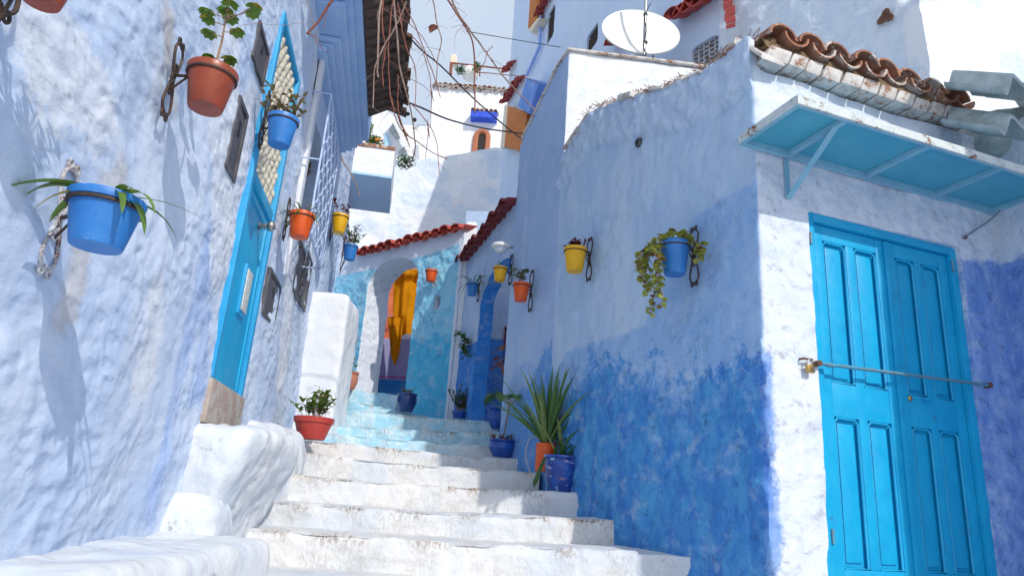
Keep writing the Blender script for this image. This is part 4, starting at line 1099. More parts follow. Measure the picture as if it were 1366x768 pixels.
bm = bmesh.new(); wbox(bm, MP, s0, s1, z0, z0+.17, 0, .3); obj('canopy', bm, m_cobalt, mb)
tile_row('canopy_tiles', MP.at(s0, z0+.22, .05), MP.at(s1, z0+.22, .05), MP.n, 6, .05, .28, m_clay, mb, drop=.1)
sA, zA = ms(631, 202); sB, zB = ms(654, 172)
wn = thing('window', None, None, MP.at(sA, zA)); wn.parent = mb; wn.location -= mb.location
cxw = (sA+sB)/2; hw = (sB-sA)/2; zw0 = zA-.6; zspw = ms(640, 183)[1]
bm = bmesh.new()
pts = [MP.at(cxw-hw*.8, zw0, .03), MP.at(cxw-hw*.8, zspw, .03)]+[MP.at(cxw-hw*.8*math.cos(a_), zspw+hw*.8*math.sin(a_), .03) for a_ in [math.pi*k/8 for k in range(1, 8)]]+[MP.at(cxw+hw*.8, zspw, .03), MP.at(cxw+hw*.8, zw0, .03)]
tube(bm, pts, .075, 6); obj('brick_surround', bm, m_brick, wn)
bm = bmesh.new(); f_ = [bm.verts.new(p-MP.n*.015) for p in pts]; bm.faces.new(f_); r_ = bmesh.ops.extrude_face_region(bm, geom=bm.faces[:])
for e in r_['geom']:
    if isinstance(e, bmesh.types.BMVert): e.co -= MP.n*.01
obj('pane', bm, m_black, wn)
bm = bmesh.new()
for k in range(5): tube(bm, [MP.at(cxw-hw*.6+hw*1.2*k/4, zw0, .03), MP.at(cxw-hw*.6+hw*1.2*k/4, zspw+hw*.5, .03)], .012, 4)
obj('grille', bm, m_iron, wn)
# roof terrace things
def ap(u, v, Y=16.8): return atY(u, v, Y)
t = thing('terrace_railing', 'rusty thin railing along the distant white house terrace', 'railing', ap(600, 100))
bm = bmesh.new(); tube(bm, [ap(602, 84), ap(672, 92)], .025, 6); tube(bm, [ap(602, 84), ap(601, 100)], .045, 6); tube(bm, [ap(640, 88), ap(640, 102)], .02, 6); obj('rail', bm, m_vineR, t)
t = thing('chimney', 'small pale latticed chimney on the distant terrace', 'chimney', ap(605, 84))
bm = bmesh.new(); q_ = [ap(600, 84), ap(610, 84), ap(609, 72), ap(601, 72)]; slab(bm, *q_, Vector((0, .25, 0))); bevel(bm, .03); obj('stack', bm, m_cream, t)
t = thing('water_tank', 'white rounded water tank behind plants on the distant terrace', 'water tank', ap(627, 100))
bm = bmesh.new(); c_ = ap(627, 104, 17); lathe(bm, [(.22, 0), (.24, .05), (.24, .24), (.18, .32), (0, .34)], c_, 20); obj('body', bm, m_dish, t, smooth=40)

# left distant cluster
lc = thing('house', 'cluster of small white gabled houses far away beside the left eave', 'house', (-3.5, 15, 5))
bm = bmesh.new(); Yc = 15
def prism(px5, Y, dY, mat, name, par):
    bm = bmesh.new(); f_ = [bm.verts.new(atY(u, v, Y)) for u, v in px5]; b_ = [bm.verts.new(v.co+Vector((0, dY, 0))) for v in f_]
    bm.faces.new(f_); bm.faces.new(b_[::-1]); n = len(f_)
    for k in range(n): bm.faces.new((f_[k], f_[(k+1) % n], b_[(k+1) % n], b_[k]))
    return obj(name, bm, mat, par)
bm.free()
prism([(484, 260), (484, 152), (508, 140), (530, 160), (548, 195), (560, 250)], 15, 3, m_white, 'wall', lc)
prism([(519, 173), (524, 164), (533, 182), (529, 184)], 14.9, .3, m_greytile, 'window', lc)
prism([(513, 182), (516, 176), (522, 192), (513, 196)], 14.95, .3, m_bluegrey, 'window', lc)
prism([(531, 202), (539, 195), (546, 210), (538, 214)], 14.9, .3, m_greytile, 'window', lc)
tile_row('roof_tiles', atY(530, 154, 14.8), atY(546, 196, 14.8), Vector((0, -1, 0)), 9, .06, .3, m_clay, lc, drop=.1)
for (u, v, u2, v2, lab) in ((575, 122, 578, 135, 0), (571, 168, 573, 184, 0)):
    tile_row('roof_tiles', atY(u, v, 15.9), atY(u2, v2, 15.9), Vector((0, -1, 0)), 4, .06, .3, m_dredtile, lc, drop=.1)

# balcony block on the house behind the left one
bc = thing('balcony', 'projecting balcony slab beyond the left house, white front and smooth blue underside', 'balcony', (-2.6, 9.5, 4))
zb1 = 4.32
NR, FR = LW.px(522, 225, .5), LW.px(518, 299, .5)
NR = Vector((NR.x, 9.07, zb1)); FR = Vector((-2.09, 10.4, zb1))
bm = bmesh.new(); L1 = Vector((-1.6, -.25, 0))
a_, b_, c_, d_ = NR, FR, FR+L1, NR+L1
slab(bm, a_, b_, c_, d_, Vector((0, 0, .03))); obj('soffit', bm, m_bluegrey, bc)
bm = bmesh.new(); slab(bm, a_+Vector((0, 0, .03)), b_+Vector((0, 0, .03)), c_+Vector((0, 0, .03)), d_+Vector((0, 0, .03)), Vector((0, 0, .42)))
bmesh.ops.subdivide_edges(bm, edges=bm.edges[:], cuts=6, use_grid_fill=True)
for v in bm.verts: v.co += Vector((1, 1, 1))*noise.noise(v.co*5)*.012
obj('parapet', bm, m_white, bc, smooth=50)
bm = bmesh.new(); slab(bm, a_+Vector((.0, -.02, .45)), b_+Vector((0, 0, .45)), c_+Vector((0, 0, .45)), d_+Vector((0, -.02, .45)), Vector((0, 0, .05))); bevel(bm, .01)
for v in bm.verts: v.co += Vector((0, 0, 1))*noise.noise(v.co*8)*.02
obj('edge_tiles', bm, m_clay, bc)
hb = thing('house', 'plain pale blue house wall between the left house and the archway', 'house', (-3, 9.5, -1))
make_wall('wall', [LW.at(8.36, 0)+Vector((-.3, .02, 0)), Vector((-2.62, 9.8, 0)), Vector((-3.1, 12, 0))], 4.3, -1.0, m_tower, thick=.3, res=.08, amp=.01, parent=hb)

# ------------------------------------------------------------------ plants and pots
def blade(bm, p, d, L, W, droop=.8, seg=5, fold=.15, prof=None, twist=0):
    p = Vector(p); d = Vector(d).normalized(); rows = []
    side = d.cross(Vector((0, 0, 1)))
    if side.length < .05: side = Vector((1, 0, 0))
    side.normalize()
    if twist: side = Matrix.Rotation(twist, 3, d) @ side
    prof = prof or (lambda t: math.sin(math.pi*min(1, .12+.88*t))**.7)
    for i in range(seg+1):
        t = i/seg; ww = W*.5*prof(t) if i < seg else 0.0005
        up = side.cross(d).normalized()
        rows.append((bm.verts.new(p-side*ww+up*ww*fold), bm.verts.new(p), bm.verts.new(p+side*ww+up*ww*fold)))
        p = p+d*(L/seg); d = (d+Vector((0, 0, -1))*(droop/seg)).normalized()
    for a, b in zip(rows, rows[1:]):
        bm.faces.new((a[0], a[1], b[1], b[0])); bm.faces.new((a[1], a[2], b[2], b[1]))
    return p
def rnd_dir(el0, el1, az=None):
    a = random.uniform(0, 2*math.pi) if az is None else az; e = R(random.uniform(el0, el1))
    return Vector((math.cos(a)*math.cos(e), math.sin(a)*math.cos(e), math.sin(e)))
def pot_profile(r, h, rim=.16, taper=.74):
    rb = r*taper*.93
    return [(0, -h), (rb*.96, -h), (rb, -h+.004), (r*.93, -h*rim*1.15), (r*.935, -h*rim), (r*1.0, -h*rim*.95), (r*1.03, -.004), (r*1.01, 0), (r*.95, 0), (r*.92, -h*.10), (0, -h*.10)]
def make_pot(c, r, h, mat, name='pot', parent=None, prof=None, axis=None, wob=0):
    bm = bmesh.new(); lathe(bm, prof or pot_profile(r, h), c, 36, axis, wob); o = obj(name, bm, mat, parent, smooth=38)
    bm = bmesh.new(); lathe(bm, [(0, .002), (r*.90, 0)], Vector(c)+Vector((0, 0, -h*.08)), 20)
    obj('soil', bm, m_soil, parent, smooth=60); return o
def bracket(pl, pw, ctr, r, label, mat=m_iron, H=.30, scroll=.05):
    """wrought iron: S-scroll back plate on the wall and a ring round the pot"""
    t = thing('pot_bracket', label, 'bracket', pw, 'wrought iron pot brackets')
    bm = bmesh.new(); T = pl.D; n = pl.n
    def spi(c, s0, r0, sg, turns=1.3, k=16):
        return [c+T*(math.cos(s0+sg*2*math.pi*turns*i/k)*r0*(1-i/k*.75))+Vector((0, 0, math.sin(s0+sg*2*math.pi*turns*i/k)*r0*(1-i/k*.75))) for i in range(k+1)]
    base = pw+n*.012
    for sd in (1, -1):
        pts = [base+Vector((0, 0, H*.5))+T*sd*.006, base+Vector((0, 0, H*.38))+T*sd*scroll*.8, base+Vector((0, 0, H*.18))+T*sd*scroll*.55,
               base+T*sd*.008, base+Vector((0, 0, -H*.18))+T*sd*scroll*.55, base+Vector((0, 0, -H*.38))+T*sd*scroll*.8, base+Vector((0, 0, -H*.5))+T*sd*.006]
        tube(bm, spline(pts, 5), .0055, 6)
        for zz, s_ in ((H*.5, 1), (-H*.5, -1)):
            tube(bm, spi(base+T*sd*.018+Vector((0, 0, zz)), math.pi if sd > 0 else 0, .018, s_*sd), .0045, 6)
    for k in range(5):
        c = base+Vector((0, 0, .045-.022*k)); tube(bm, spi(c, k, .02, 1, 1), .005, 6)
    obj('scroll_plate', bm, mat, t, smooth=60)
    bm = bmesh.new(); rc = ctr+Vector((0, 0, -r*.32)); N = 28; rr = r*1.0
    pts = [rc+Vector((math.cos(2*math.pi*k/N)*rr, math.sin(2*math.pi*k/N)*rr, 0)) for k in range(N+1)]
    tube(bm, pts, .005, 6, cap=False)
    e = rc+(base-rc).normalized()*rr; e.z = rc.z
    tube(bm, [base+Vector((0, 0, rc.z-base.z)), e], .006, 6); tube(bm, [base+Vector((0, 0, rc.z-base.z-H*.2)), (base+e)/2+Vector((0, 0, -.02)), e], .004, 6)
    if abs(rc.z-base.z) > H*.4: tube(bm, [base, base+Vector((0, 0, rc.z-base.z))], .006, 6)
    obj('ring', bm, m_iron, t, smooth=60)
def hung(pl, wall_px, pot_px, wpx, hpx, mat, label, blabel, plant, o=.15, bmat=None, H=.3, rimmat=None):
    """pot hung on wall plane pl; pot_px = centre of the pot in the photograph, wpx/hpx its size there"""
    c = pl.px(*pot_px, o); depth = c.dot(Fw); k = depth/F_PX
    r = wpx*k/2/1.03; h = hpx*k*.93
    top = c+Vector((0, 0, h*.5))
    pw = pl.px(*wall_px, .02)
    t = thing('potted_plant', label, 'potted plant', top-Vector((0, 0, h)), 'flower pots hung on the walls')
    make_pot(top, r, h, mat, 'pot', t)
    plant(top, r, t)
    bracket(pl, pw, top, r*.97, blabel, bmat or m_iron, H)
    return t
# plant recipes: (top centre, radius, parent)
def pl_geranium(c, r, t, n=3, hh=.2, mat=None, mat2=None, lw=.05):
    bm = bmesh.new(); bs = bmesh.new()
    for k in range(n):
        d = rnd_dir(60, 88); L = hh*random.uniform(.7, 1.1); p = Vector(c)+Vector((random.uniform(-r, r)*.4, random.uniform(-r, r)*.4, -.01)); q = p+d*L
        tube(bs, spline([p, p+Vector((d.x*.3, d.y*.3, 1))*L*.5, q], 4), .004, 6, r2=.0025)
        for j in range(9):
            tt = random.uniform(.3, 1); b = p+(q-p)*tt; dd_ = rnd_dir(5, 60); e = b+dd_*lw*.9
            tube(bs, [b, e], .0015, 4); az = random.uniform(0, 6.28)
            for m_ in range(5):   # lobed leaf
                a2 = az+(m_-2)*.75; blade(bm, e, Vector((math.cos(a2), math.sin(a2), -.1)), lw*.75, lw*.55, .5, 3, .1)
    obj('stems', bs, m_dry, t, smooth=60); obj('foliage', bm, mat or m_green, t)
def pl_strap(c, r, t, n=16, L=.25, W=.016, mat=None, az=None, el=(25, 75), droop=1.8, azs=None):
    bm = bmesh.new()
    for k in range(n):
        a = random.uniform(0, 6.28) if azs is None else random.choice(azs)+random.gauss(0, .35)
        blade(bm, Vector(c)+Vector((math.cos(a), math.sin(a), 0))*r*.3+Vector((0, 0, -.01)), rnd_dir(*el, az=a), L*random.uniform(.6, 1.15), W*random.uniform(.7, 1.2), droop*random.uniform(.6, 1.2), 8, .3, prof=lambda t_: (1-t_)**.5 if t_ > .3 else .55+t_)
    obj('foliage', bm, mat or m_green, t)
def pl_bush(c, r, t, n=26, hh=.16, lw=.03, mat=None, spread=1.0, per=9):
    bm = bmesh.new(); bs = bmesh.new()
    for k in range(n):
        a = random.uniform(0, 6.28); d = rnd_dir(35, 88, a); L = hh*random.uniform(.5, 1.1); p = Vector(c)+Vector((math.cos(a), math.sin(a), 0))*r*.5*random.random(); q = p+Vector((d.x*spread, d.y*spread, d.z))*L
        tube(bs, [p+Vector((0, 0, -.02)), (p+q)/2+Vector((0, 0, .01)), q], .002, 4)
        for j in range(per):
            b = p+(q-p)*random.uniform(.25, 1); blade(bm, b, rnd_dir(-10, 60), lw*random.uniform(.7, 1.3), lw*.5, .6, 3, .2)
    obj('stems', bs, m_dry, t); obj('foliage', bm, mat or m_green, t)
def pl_ivy(c, r, t, dirs, L=.4, lw=.034, mat=None):
    bm = bmesh.new(); bs = bmesh.new()
    for dx, dy, ln in dirs:
        p = Vector(c)+Vector((dx, dy, 0))*r*1.1; pts = [Vector(c), p+Vector((0, 0, .02))]; q = p.copy()
        for k in range(10):
            q = q+Vector((random.gauss(0, .012)+dx*.012*(k < 3), random.gauss(0, .012)+dy*.012*(k < 3), -ln/10)); pts.append(q.copy())
        pts = spline(pts, 3); tube(bs, pts, .0025, 4)
        for q in pts[4:]:
            for _ in range(2): 
                d = rnd_dir(-40, 20); blade(bm, q+d*.006, d, lw*random.uniform(.8, 1.3), lw*.95, .4, 3, .12, twist=random.uniform(-.8, .8))
    for k in range(70):
        d = rnd_dir(10, 60); blade(bm, Vector(c)+Vector((d.x*r, d.y*r, random.uniform(0, .04))), d, lw*1.1, lw*1.0, .6, 3, .12, twist=random.uniform(-.8, .8))
    obj('stems', bs, m_dry, t); obj('foliage', bm, mat or m_ygreen, t)

def p_seed(c, r, t):
    bm = bmesh.new(); bs = bmesh.new(); top = c+Vector((.0, .0, .24)); tube(bs, spline([c, c+Vector((.006, 0, .12)), top], 4), .005, 6, r2=.003)
    for hz, a, L in ((.235, 2.8, .09), (.24, .2, .09), (.20, 3.3, .06), (.22, -.4, .12), (.17, .4, .05), (.24, 1.6, .07), (.03, 2.8, .03), (.035, -.2, .05), (.03, -2, .04), (.15, 3.0, .05), (.27, 2.0, .05), (.23, -1.2, .08)):
        b = c+Vector((0, 0, hz)); e = b+Vector((math.cos(a)*L, math.sin(a)*L*.6, L*.45)); tube(bs, [b, (b+e)/2+Vector((0, 0, -.006)), e], .0018, 5)
        f = e.normalized()
        for m_ in range(7):
            a2 = a+(m_-3)*.72; blade(bm, e, Vector((math.cos(a2), math.sin(a2)*.8, -.35+.2*math.cos(a2*2))), .036 if L > .04 else .026, .034, .4, 3, .08)
    obj('stems', bs, m_dry, t, smooth=60); obj('foliage', bm, leafmat('seedling_leaf', (.13, .25, .03), (.20, .32, .05), (.50, .36, .05)), t)
def p_b(c, r, t):
    pl_strap(c, r, t, 9, .17, .032, m_green, el=(5, 40), droop=2.2, azs=[0.1, -.6, 3.0, 3.6])
    bm = bmesh.new(); blade(bm, Vector(c), (1, -.1, .1), .32, .007, .8, 8, .3); blade(bm, Vector(c), (-.8, -.7, .25), .24, .03, 1.2, 8, .3); blade(bm, Vector(c), (.9, -.3, .15), .2, .03, 2.2, 8, .3); obj('long_leaf', bm, m_green, t)
hung(LW, (73, 290), (136, 297), 97, 76, m_bluepot, 'large blue wall pot with arching strap leaves nearest the camera on the left wall', 'white scrolled iron bracket of the large nearest blue pot', p_b, o=.19, bmat=m_ironw, H=.3)
hung(LW, (226, 105), (279, 120), 66, 62, m_terr, 'glossy terracotta wall pot with a tall lobed-leaf seedling on the left wall', 'dark scrolled iron bracket of the terracotta seedling pot', p_seed, o=.17, H=.3)
hung(LW, (20, -60), (62, -22), 72, 64, m_terr, 'terracotta wall pot cut off by the top left corner', 'iron bracket of the terracotta pot in the top left corner', lambda c, r, t: pl_bush(c, r, t, 8), o=.17)
hung(LW, (350, 160), (375, 176), 42, 44, m_bluepot, 'blue wall pot with bronze leaves in front of the cyan door top', 'iron bracket of the blue pot beside the cyan door', lambda c, r, t: pl_bush(c, r, t, 16, .17, .045, m_bronze, 1.2, 6), o=.16, H=.34)
hung(LW, (380, 292), (401, 301), 35, 36, m_orange, 'bright orange wall pot with spider plant right of the cyan door', 'iron bracket of the bright orange pot beside the window cage', lambda c, r, t: pl_strap(c, r, t, 22, .2, .016, m_green, el=(10, 60), droop=2.6), o=.16)
hung(LW, (441, 300), (453, 299), 23, 27, m_yellow, 'yellow wall pot with red rosette succulent at the end of the left wall', 'iron bracket of the yellow succulent pot', lambda c, r, t: pl_bush(c, r, t, 6, .18, .05, m_redleaf, .8, 4), o=.2)
hung(LW, (457, 330), (467, 337), 20, 22, m_bluepot, 'small blue wall pot with grey-green shrub past the end of the left wall', 'iron bracket of the small blue shrub pot', lambda c, r, t: pl_bush(c, r, t, 26, .26, .035, m_dgreen, 1.0, 9), o=.22)
hung(AW, (581, 372), (575, 368), 17, 17, m_orange, 'small orange pot on the cyan archway pier', 'white scrolled bracket of the small orange pot on the archway pier', lambda c, r, t: pl_strap(c, r, t, 8, .14, .012, m_green, el=(50, 80)), o=.14, bmat=m_ironw, H=.2)
hung(BW, (640, 385), (630, 386), 17, 18, m_bluepot, 'small blue wall pot with drooping spider plant on the shaded archway wall', 'iron bracket of the small blue spider plant pot', lambda c, r, t: pl_strap(c, r, t, 20, .26, .016, m_green, el=(10, 70), droop=2.4), o=.14)
hung(RW, (683, 360), (667, 366), 20, 21, m_yellow, 'small yellow wall pot below the round white lamp', 'iron bracket of the small yellow pot below the lamp', lambda c, r, t: pl_strap(c, r, t, 10, .14, .012, m_green, el=(10, 60)), o=.16)
hung(RW, (710, 388), (695, 390), 24, 26, m_orange, 'orange-red wall pot with bushy green seedling on the right wall', 'iron bracket of the orange-red pot on the right wall', lambda c, r, t: pl_geranium(c, r, t, 4, .17, m_green, lw=.035), o=.16, H=.38)
hung(RW, (788, 346), (767, 347), 32, 35, m_yellow, 'yellow wall pot with red leaves in the middle of the right wall', 'iron bracket of the yellow pot with red leaves', lambda c, r, t: pl_bush(c, r, t, 22, .07, .03, m_redleaf, 1.4, 8), o=.17, H=.34)
random.seed(5)
hung(RW, (928, 342), (900, 345), 42, 48, m_bluepot, 'blue wall pot trailing yellow-green ivy on the right wall', 'iron bracket of the blue ivy pot', lambda c, r, t: pl_ivy(c, r, t, [(-1.0, -.2, .30), (-.85, -.5, .40), (-1.1, .2, .44), (.7, -.5, .14), (.5, .6, .16), (-1.3, -.1, .34), (-1.2, .3, .22)]), o=.16, H=.36)
# turquoise painted foot of the yellow pot is part of its paint: thin band
# lamp
t = thing('wall_lamp', 'round white bulkhead lamp on the end of the right wall under the red coping', 'lamp', RW.px(668, 330, .15))
c_ = RW.px(668, 330, .16); bm = bmesh.new(); lathe(bm, [(0, .045), (.03, .045), (.085, .03), (.095, .01), (.09, -.005), (.06, -.01), (0, -.01)], c_, 24); obj('housing', bm, m_dish, t, smooth=40)
bm = bmesh.new(); lathe(bm, [(.065, -.01), (.055, -.045), (.03, -.06), (0, -.062)], c_, 20); obj('globe', bm, simple('frosted_glass', (.7, .73, .78), (.66, .7, .75), .2), t, smooth=60)
bm = bmesh.new(); tube(bm, [c_+Vector((0, 0, .02)), RW.px(684, 330, .0)], .012, 8); obj('arm', bm, m_galv, t)

# floor pots
def floorpot(px, Y, wpx, hpx, mat, label, plant, prof=None, group='flower pots standing on the stairs', name='potted_plant', wob=0):
    """px = centre of the base"""
    b = atY(px[0], px[1], Y); k = b.dot(Fw)/F_PX; r = wpx*k/2/1.03; h = hpx*k
    t = thing(name, label, 'potted plant', b, group)
    top = b+Vector((0, 0, h)); pr = None
    if prof: pr = [(x*r, z*h) for x, z in prof]
    bm = bmesh.new(); lathe(bm, pr or [(x, z) for x, z in pot_profile(r, h)], top, 36, None, wob); obj('pot', bm, mat, t, smooth=38)
    bm = bmesh.new(); lathe(bm, [(0, .002), (r*.8, 0)], top+Vector((0, 0, -h*.1)), 20); obj('soil', bm, m_soil, t)
    plant(top, r, t); return t
BOWL = [(0, -1), (.6, -1), (.66, -.97), (.92, -.3), (.93, -.26), (1.0, -.25), (1.03, -.02), (1.0, 0), (.93, 0), (.9, -.12), (0, -.12)]
URN = [(0, -1), (.55, -1), (.6, -.97), (.9, -.6), (.95, -.42), (.9, -.25), (.82, -.18), (1.0, -.08), (1.0, 0), (.88, 0), (.85, -.1), (0, -.1)]
JAR = [(0, -1), (.62, -1), (.68, -.95), (.95, -.55), (1.0, -.4), (.95, -.22), (.9, -.14), (1.02, -.06), (1.0, 0), (.88, 0), (.86, -.1), (0, -.1)]
GOB = [(0, -1), (.52, -1), (.56, -.95), (.80, -.7), (.95, -.42), (.98, -.2), (.94, -.1), (1.06, -.06), (1.05, 0), (.93, 0), (.9, -.08), (0, -.1)]
RIB = [(0, -1), (.9, -1)]+[(.93+(.04 if k % 2 else 0), -1+.09*k) for k in range(1, 11)]+[(1.0, 0), (.9, 0), (.88, -.1), (0, -.1)]
random.seed(21)
floorpot((415, 586), 5.75, 54, 29, m_redbowl, 'red plastic bowl with small leafy shrub on the left end of a step', lambda c, r, t: pl_bush(c, r, t, 30, .24, .06, m_green, .9, 9), BOWL)
floorpot((467, 519), 8.55, 19, 23, m_urn, 'terracotta urn with a bare climbing stem left of the archway', lambda c, r, t: pl_bush(c, r, t, 5, .22, .05, m_green, .5, 4), URN)
floorpot((541, 549), 7.75, 28, 24, m_navypot, 'navy glazed pot with low moss in front of the archway pier', lambda c, r, t: pl_bush(c, r, t, 30, .05, .02, m_dgreen, 1.6, 8), JAR)
floorpot((612, 557), 7.72, 20, 8, m_cobpot, 'low planter with a feathery fern beside the archway pier', lambda c, r, t: pl_bush(c, r, t, 34, .30, .035, m_dgreen, .7, 14), BOWL)
def p_celosia(c, r, t):
    bs = bmesh.new(); bm = bmesh.new(); b2 = bmesh.new()
    q = [c, c+Vector((0, 0, .3)), c+Vector((-.03, 0, .62)), c+Vector((-.02, 0, .82))]; tube(bs, spline(q, 5), .006, 6)
    for k in range(11):
        p = c+Vector((-.02, 0, random.uniform(.38, .66))); blade(bm, p, rnd_dir(-30, 50), .16, .07, 1.2, 5, .2)
    for k in range(60):
        p = c+Vector((-.02, 0, random.uniform(.68, .84))); blade(b2, p, rnd_dir(0, 80), .06, .015, .5, 3, .2)
    obj('stems', bs, m_redleaf, t); obj('foliage', bm, m_salmon, t); obj('flower_plume', b2, leafmat('crimson', (.3, .01, .03), (.2, .008, .02)), t)
floorpot((668, 573), 7.2, 44, 30, m_cobpot, 'cobalt urn with tall red-plumed plant in the blue archway', p_celosia, URN)
def p_broad(c, r, t):
    bm = bmesh.new(); bs = bmesh.new(); b2 = bmesh.new()
    top = c+Vector((.04, 0, .34)); tube(bs, spline([c, c+Vector((.02, 0, .15)), top], 4), .007, 6)
    for a, L in ((2.6, .2), (3.6, .18), (4.4, .2), (5.6, .2), (.3, .22), (1.4, .2), (5.0, .15), (3.0, .14)):
        d = rnd_dir(10, 35, a); e = top+d*.08; tube(bs, [top+Vector((0, 0, -.03)), e], .003, 5)
        blade(bm, e, d, L*1.2, L*.75, 1.9, 6, .15)
    for k in range(26): blade(b2, c+Vector((random.uniform(-r, r)*.8, random.uniform(-r, r)*.8, 0)), rnd_dir(30, 80), .06, .015, .2, 3, .4)
    obj('stems', bs, m_dry, t); obj('foliage', bm, m_dgreen, t); obj('succulent_leaves', b2, m_redleaf, t)
floorpot((669, 609), 6.3, 38, 22, m_cobpot, 'low dark blue pot with broad-leaved plant on the stair edge by the right wall', p_broad, JAR)
def p_big(c, r, t):
    bm = bmesh.new()
    for k in range(66):
        a = random.uniform(0, 6.28); e = random.uniform(40, 88); L = random.uniform(.40, .70)
        blade(bm, c+Vector((math.cos(a), math.sin(a), 0))*r*.45, rnd_dir(e, e, a), L, .036, random.uniform(.2, 1.1), 9, .45, prof=lambda t_: (.55+t_*1.2) if t_ < .35 else max(.03, (1-t_)/.65)**.7)
    obj('foliage', bm, m_strap, t)
    bs = bmesh.new()
    tube(bs, spline([c, c+Vector((-.12, -.05, .04)), c+Vector((-.16, -.08, -.1)), c+Vector((-.1, -.1, -.28))], 6), .0032, 5)
    obj('dry_stem', bs, simple('pale_dry', (.55, .45, .33), None, .9), t)
floorpot((727, 629), 5.45, 30, 37, m_orange, 'ribbed orange pot with tall sword-like leaves against the right wall', p_big, RIB)
def p_blue(c, r, t):
    bm = bmesh.new()
    for k in range(14): blade(bm, c+Vector((random.uniform(-r, r)*.5, random.uniform(-r, r)*.5, 0)), rnd_dir(30, 80), random.uniform(.08, .4), .03, 1.0, 6, .3)
    blade(bm, c, (.9, -.2, .35), .26, .035, .3, 7, .3)
    obj('foliage', bm, m_strap, t)
    bm = bmesh.new(); blade(bm, c+Vector((-.13, -.06, -.02)), (-.35, -.5, -.9), .27, .045, .2, 7, .4, prof=lambda t_: .6+.4*t_); obj('hanging_leaf', bm, m_dgreen, t)
floorpot((748, 657), 5.42-.12, 49, 48, m_flake, 'flaking blue painted pot at the end of a step against the right wall', p_blue, GOB)
# climbers on the shaded wall
t = thing('climbing_plant', 'thin trailing green vine on the shaded blue archway wall', 'plant', BW.px(621, 470, .03))
bm = bmesh.new(); bs = bmesh.new(); pts = spline([BW.px(612, 443, .05), BW.px(622, 452, .08), BW.px(619, 462, .05), BW.px(624, 474, .08)], 5); tube(bs, pts, .004, 5)
for q in pts:
    for _ in range(7): blade(bm, q+rnd_dir(-30, 30)*.03, rnd_dir(-40, 30), .07, .03, .5, 3, .2)
obj('stems', bs, m_dry, t); obj('foliage', bm, m_dgreen, t)
t = thing('climbing_plant', 'bare climbing twig rising from the terracotta urn', 'plant', AW.px(466, 490, .05))
bs = bmesh.new(); tube(bs, spline([AW.px(467, 494, .25), AW.px(470, 470, .2), AW.px(480, 448, .1)], 6), .008, 5, r2=.004); tube(bs, [AW.px(470, 470, .2), AW.px(476, 464, .15)], .004, 5)
obj('stems', bs, m_dry, t)
# balcony and terrace plants
def clump(c, rad, n, lw, mat, label, flowers=None, name='shrub'):
    t = thing(name, label, 'plant', c); bm = bmesh.new()
    for k in range(n):
        d = Vector((random.gauss(0, 1), random.gauss(0, 1), random.gauss(0, 1))).normalized()*random.random()**.5
        p = Vector(c)+Vector((d.x*rad[0], d.y*rad[1], d.z*rad[2])); blade(bm, p, rnd_dir(-20, 70), lw*random.uniform(.7, 1.3), lw*.5, .5, 3, .2)
    obj('foliage', bm, mat, t)
    if flowers:
        bm = bmesh.new()
        for k in range(flowers[0]):
            p = Vector(c)+Vector((random.uniform(-1, 1)*rad[0], -rad[1], random.uniform(-1, 1)*rad[2])); bmesh.ops.create_icosphere(bm, subdivisions=1, radius=flowers[1], matrix=Matrix.Translation(p))
        obj('flowers', bm, flowers[2], t)
m_flw = simple('orange_flower', (.8, .3, .02), None, .6); m_flww = simple('white_flower', (.8, .78, .7), None, .6)
clump(atY(498, 188, 9.3), (.16, .1, .07), 220, .05, m_green, 'green shrub with an orange flower on the balcony edge', (3, .025, m_flw))
clump(atY(494, 174, 9.4), (.03, .05, .12), 60, .05, m_green, 'thin leafy sprig above the balcony shrub')
clump(atY(541, 217, 10.6), (.16, .1, .12), 260, .05, m_dgreen, 'dark shrub with white flowers right of the balcony', (12, .02, m_flww))
clump(atY(614, 94, 16.6), (.14, .1, .16), 160, .06, m_dgreen, 'terrace plant left of the distant white tank')
clump(atY(636, 90, 16.6), (.12, .1, .22), 160, .06, m_dgreen, 'terrace plant right of the distant white tank')
clump(LW.px(405, 225, -.05), (.05, .08, .10), 200, .04, m_bronze, 'dried brown plant inside the window cage recess')

# ------------------------------------------------------------------ vines and cables
def vine(pts, r, mat, label, Y0, Y1=None, r2=None, knots=True):
    Y1 = Y1 or Y0; n = len(pts); r *= .62; r2 = r2*.62 if r2 else None
    P = [atY(u, v, Y0+(Y1-Y0)*i/max(1, n-1)) for i, (u, v) in enumerate(pts)]
    t = thing('vine', label, 'vine', P[0], 'bare vines hanging over the alley'); bm = bmesh.new()
    sp_ = spline(P, 6)
    for p in sp_: p += Vector((noise.noise(p*9), noise.noise(p*9+Vector((5, 0, 0))), noise.noise(p*9+Vector((0, 7, 0)))))*.008
    tube(bm, sp_, r, 6, r2=r2 or r*.7)
    if knots:
        for p in sp_[3::9]:
            bmesh.ops.create_icosphere(bm, subdivisions=1, radius=r*1.35, matrix=Matrix.Translation(p))
            d = Vector((random.uniform(-1, 1), random.uniform(-.5, .5), random.uniform(-1, .6))).normalized(); tube(bm, [p, p+d*r*6, p+d*r*14+Vector((0, 0, -r*5))], r*.2, 4)
            if random.random() < .65:
                d2 = Vector((random.uniform(-1, 1), random.uniform(-.5, .5), random.uniform(-1.4, -.1))).normalized(); L_ = random.uniform(.08, .26)
                q_ = [p, p+d2*L_*.4+Vector((random.gauss(0, .012), 0, .012)), p+d2*L_*.75+Vector((random.gauss(0, .02), 0, -.01)), p+d2*L_+Vector((random.gauss(0, .03), 0, -.03))]
                tube(bm, spline(q_, 4), r*.28, 4, r2=r*.12)
    obj('stem', bm, mat, t, smooth=60)
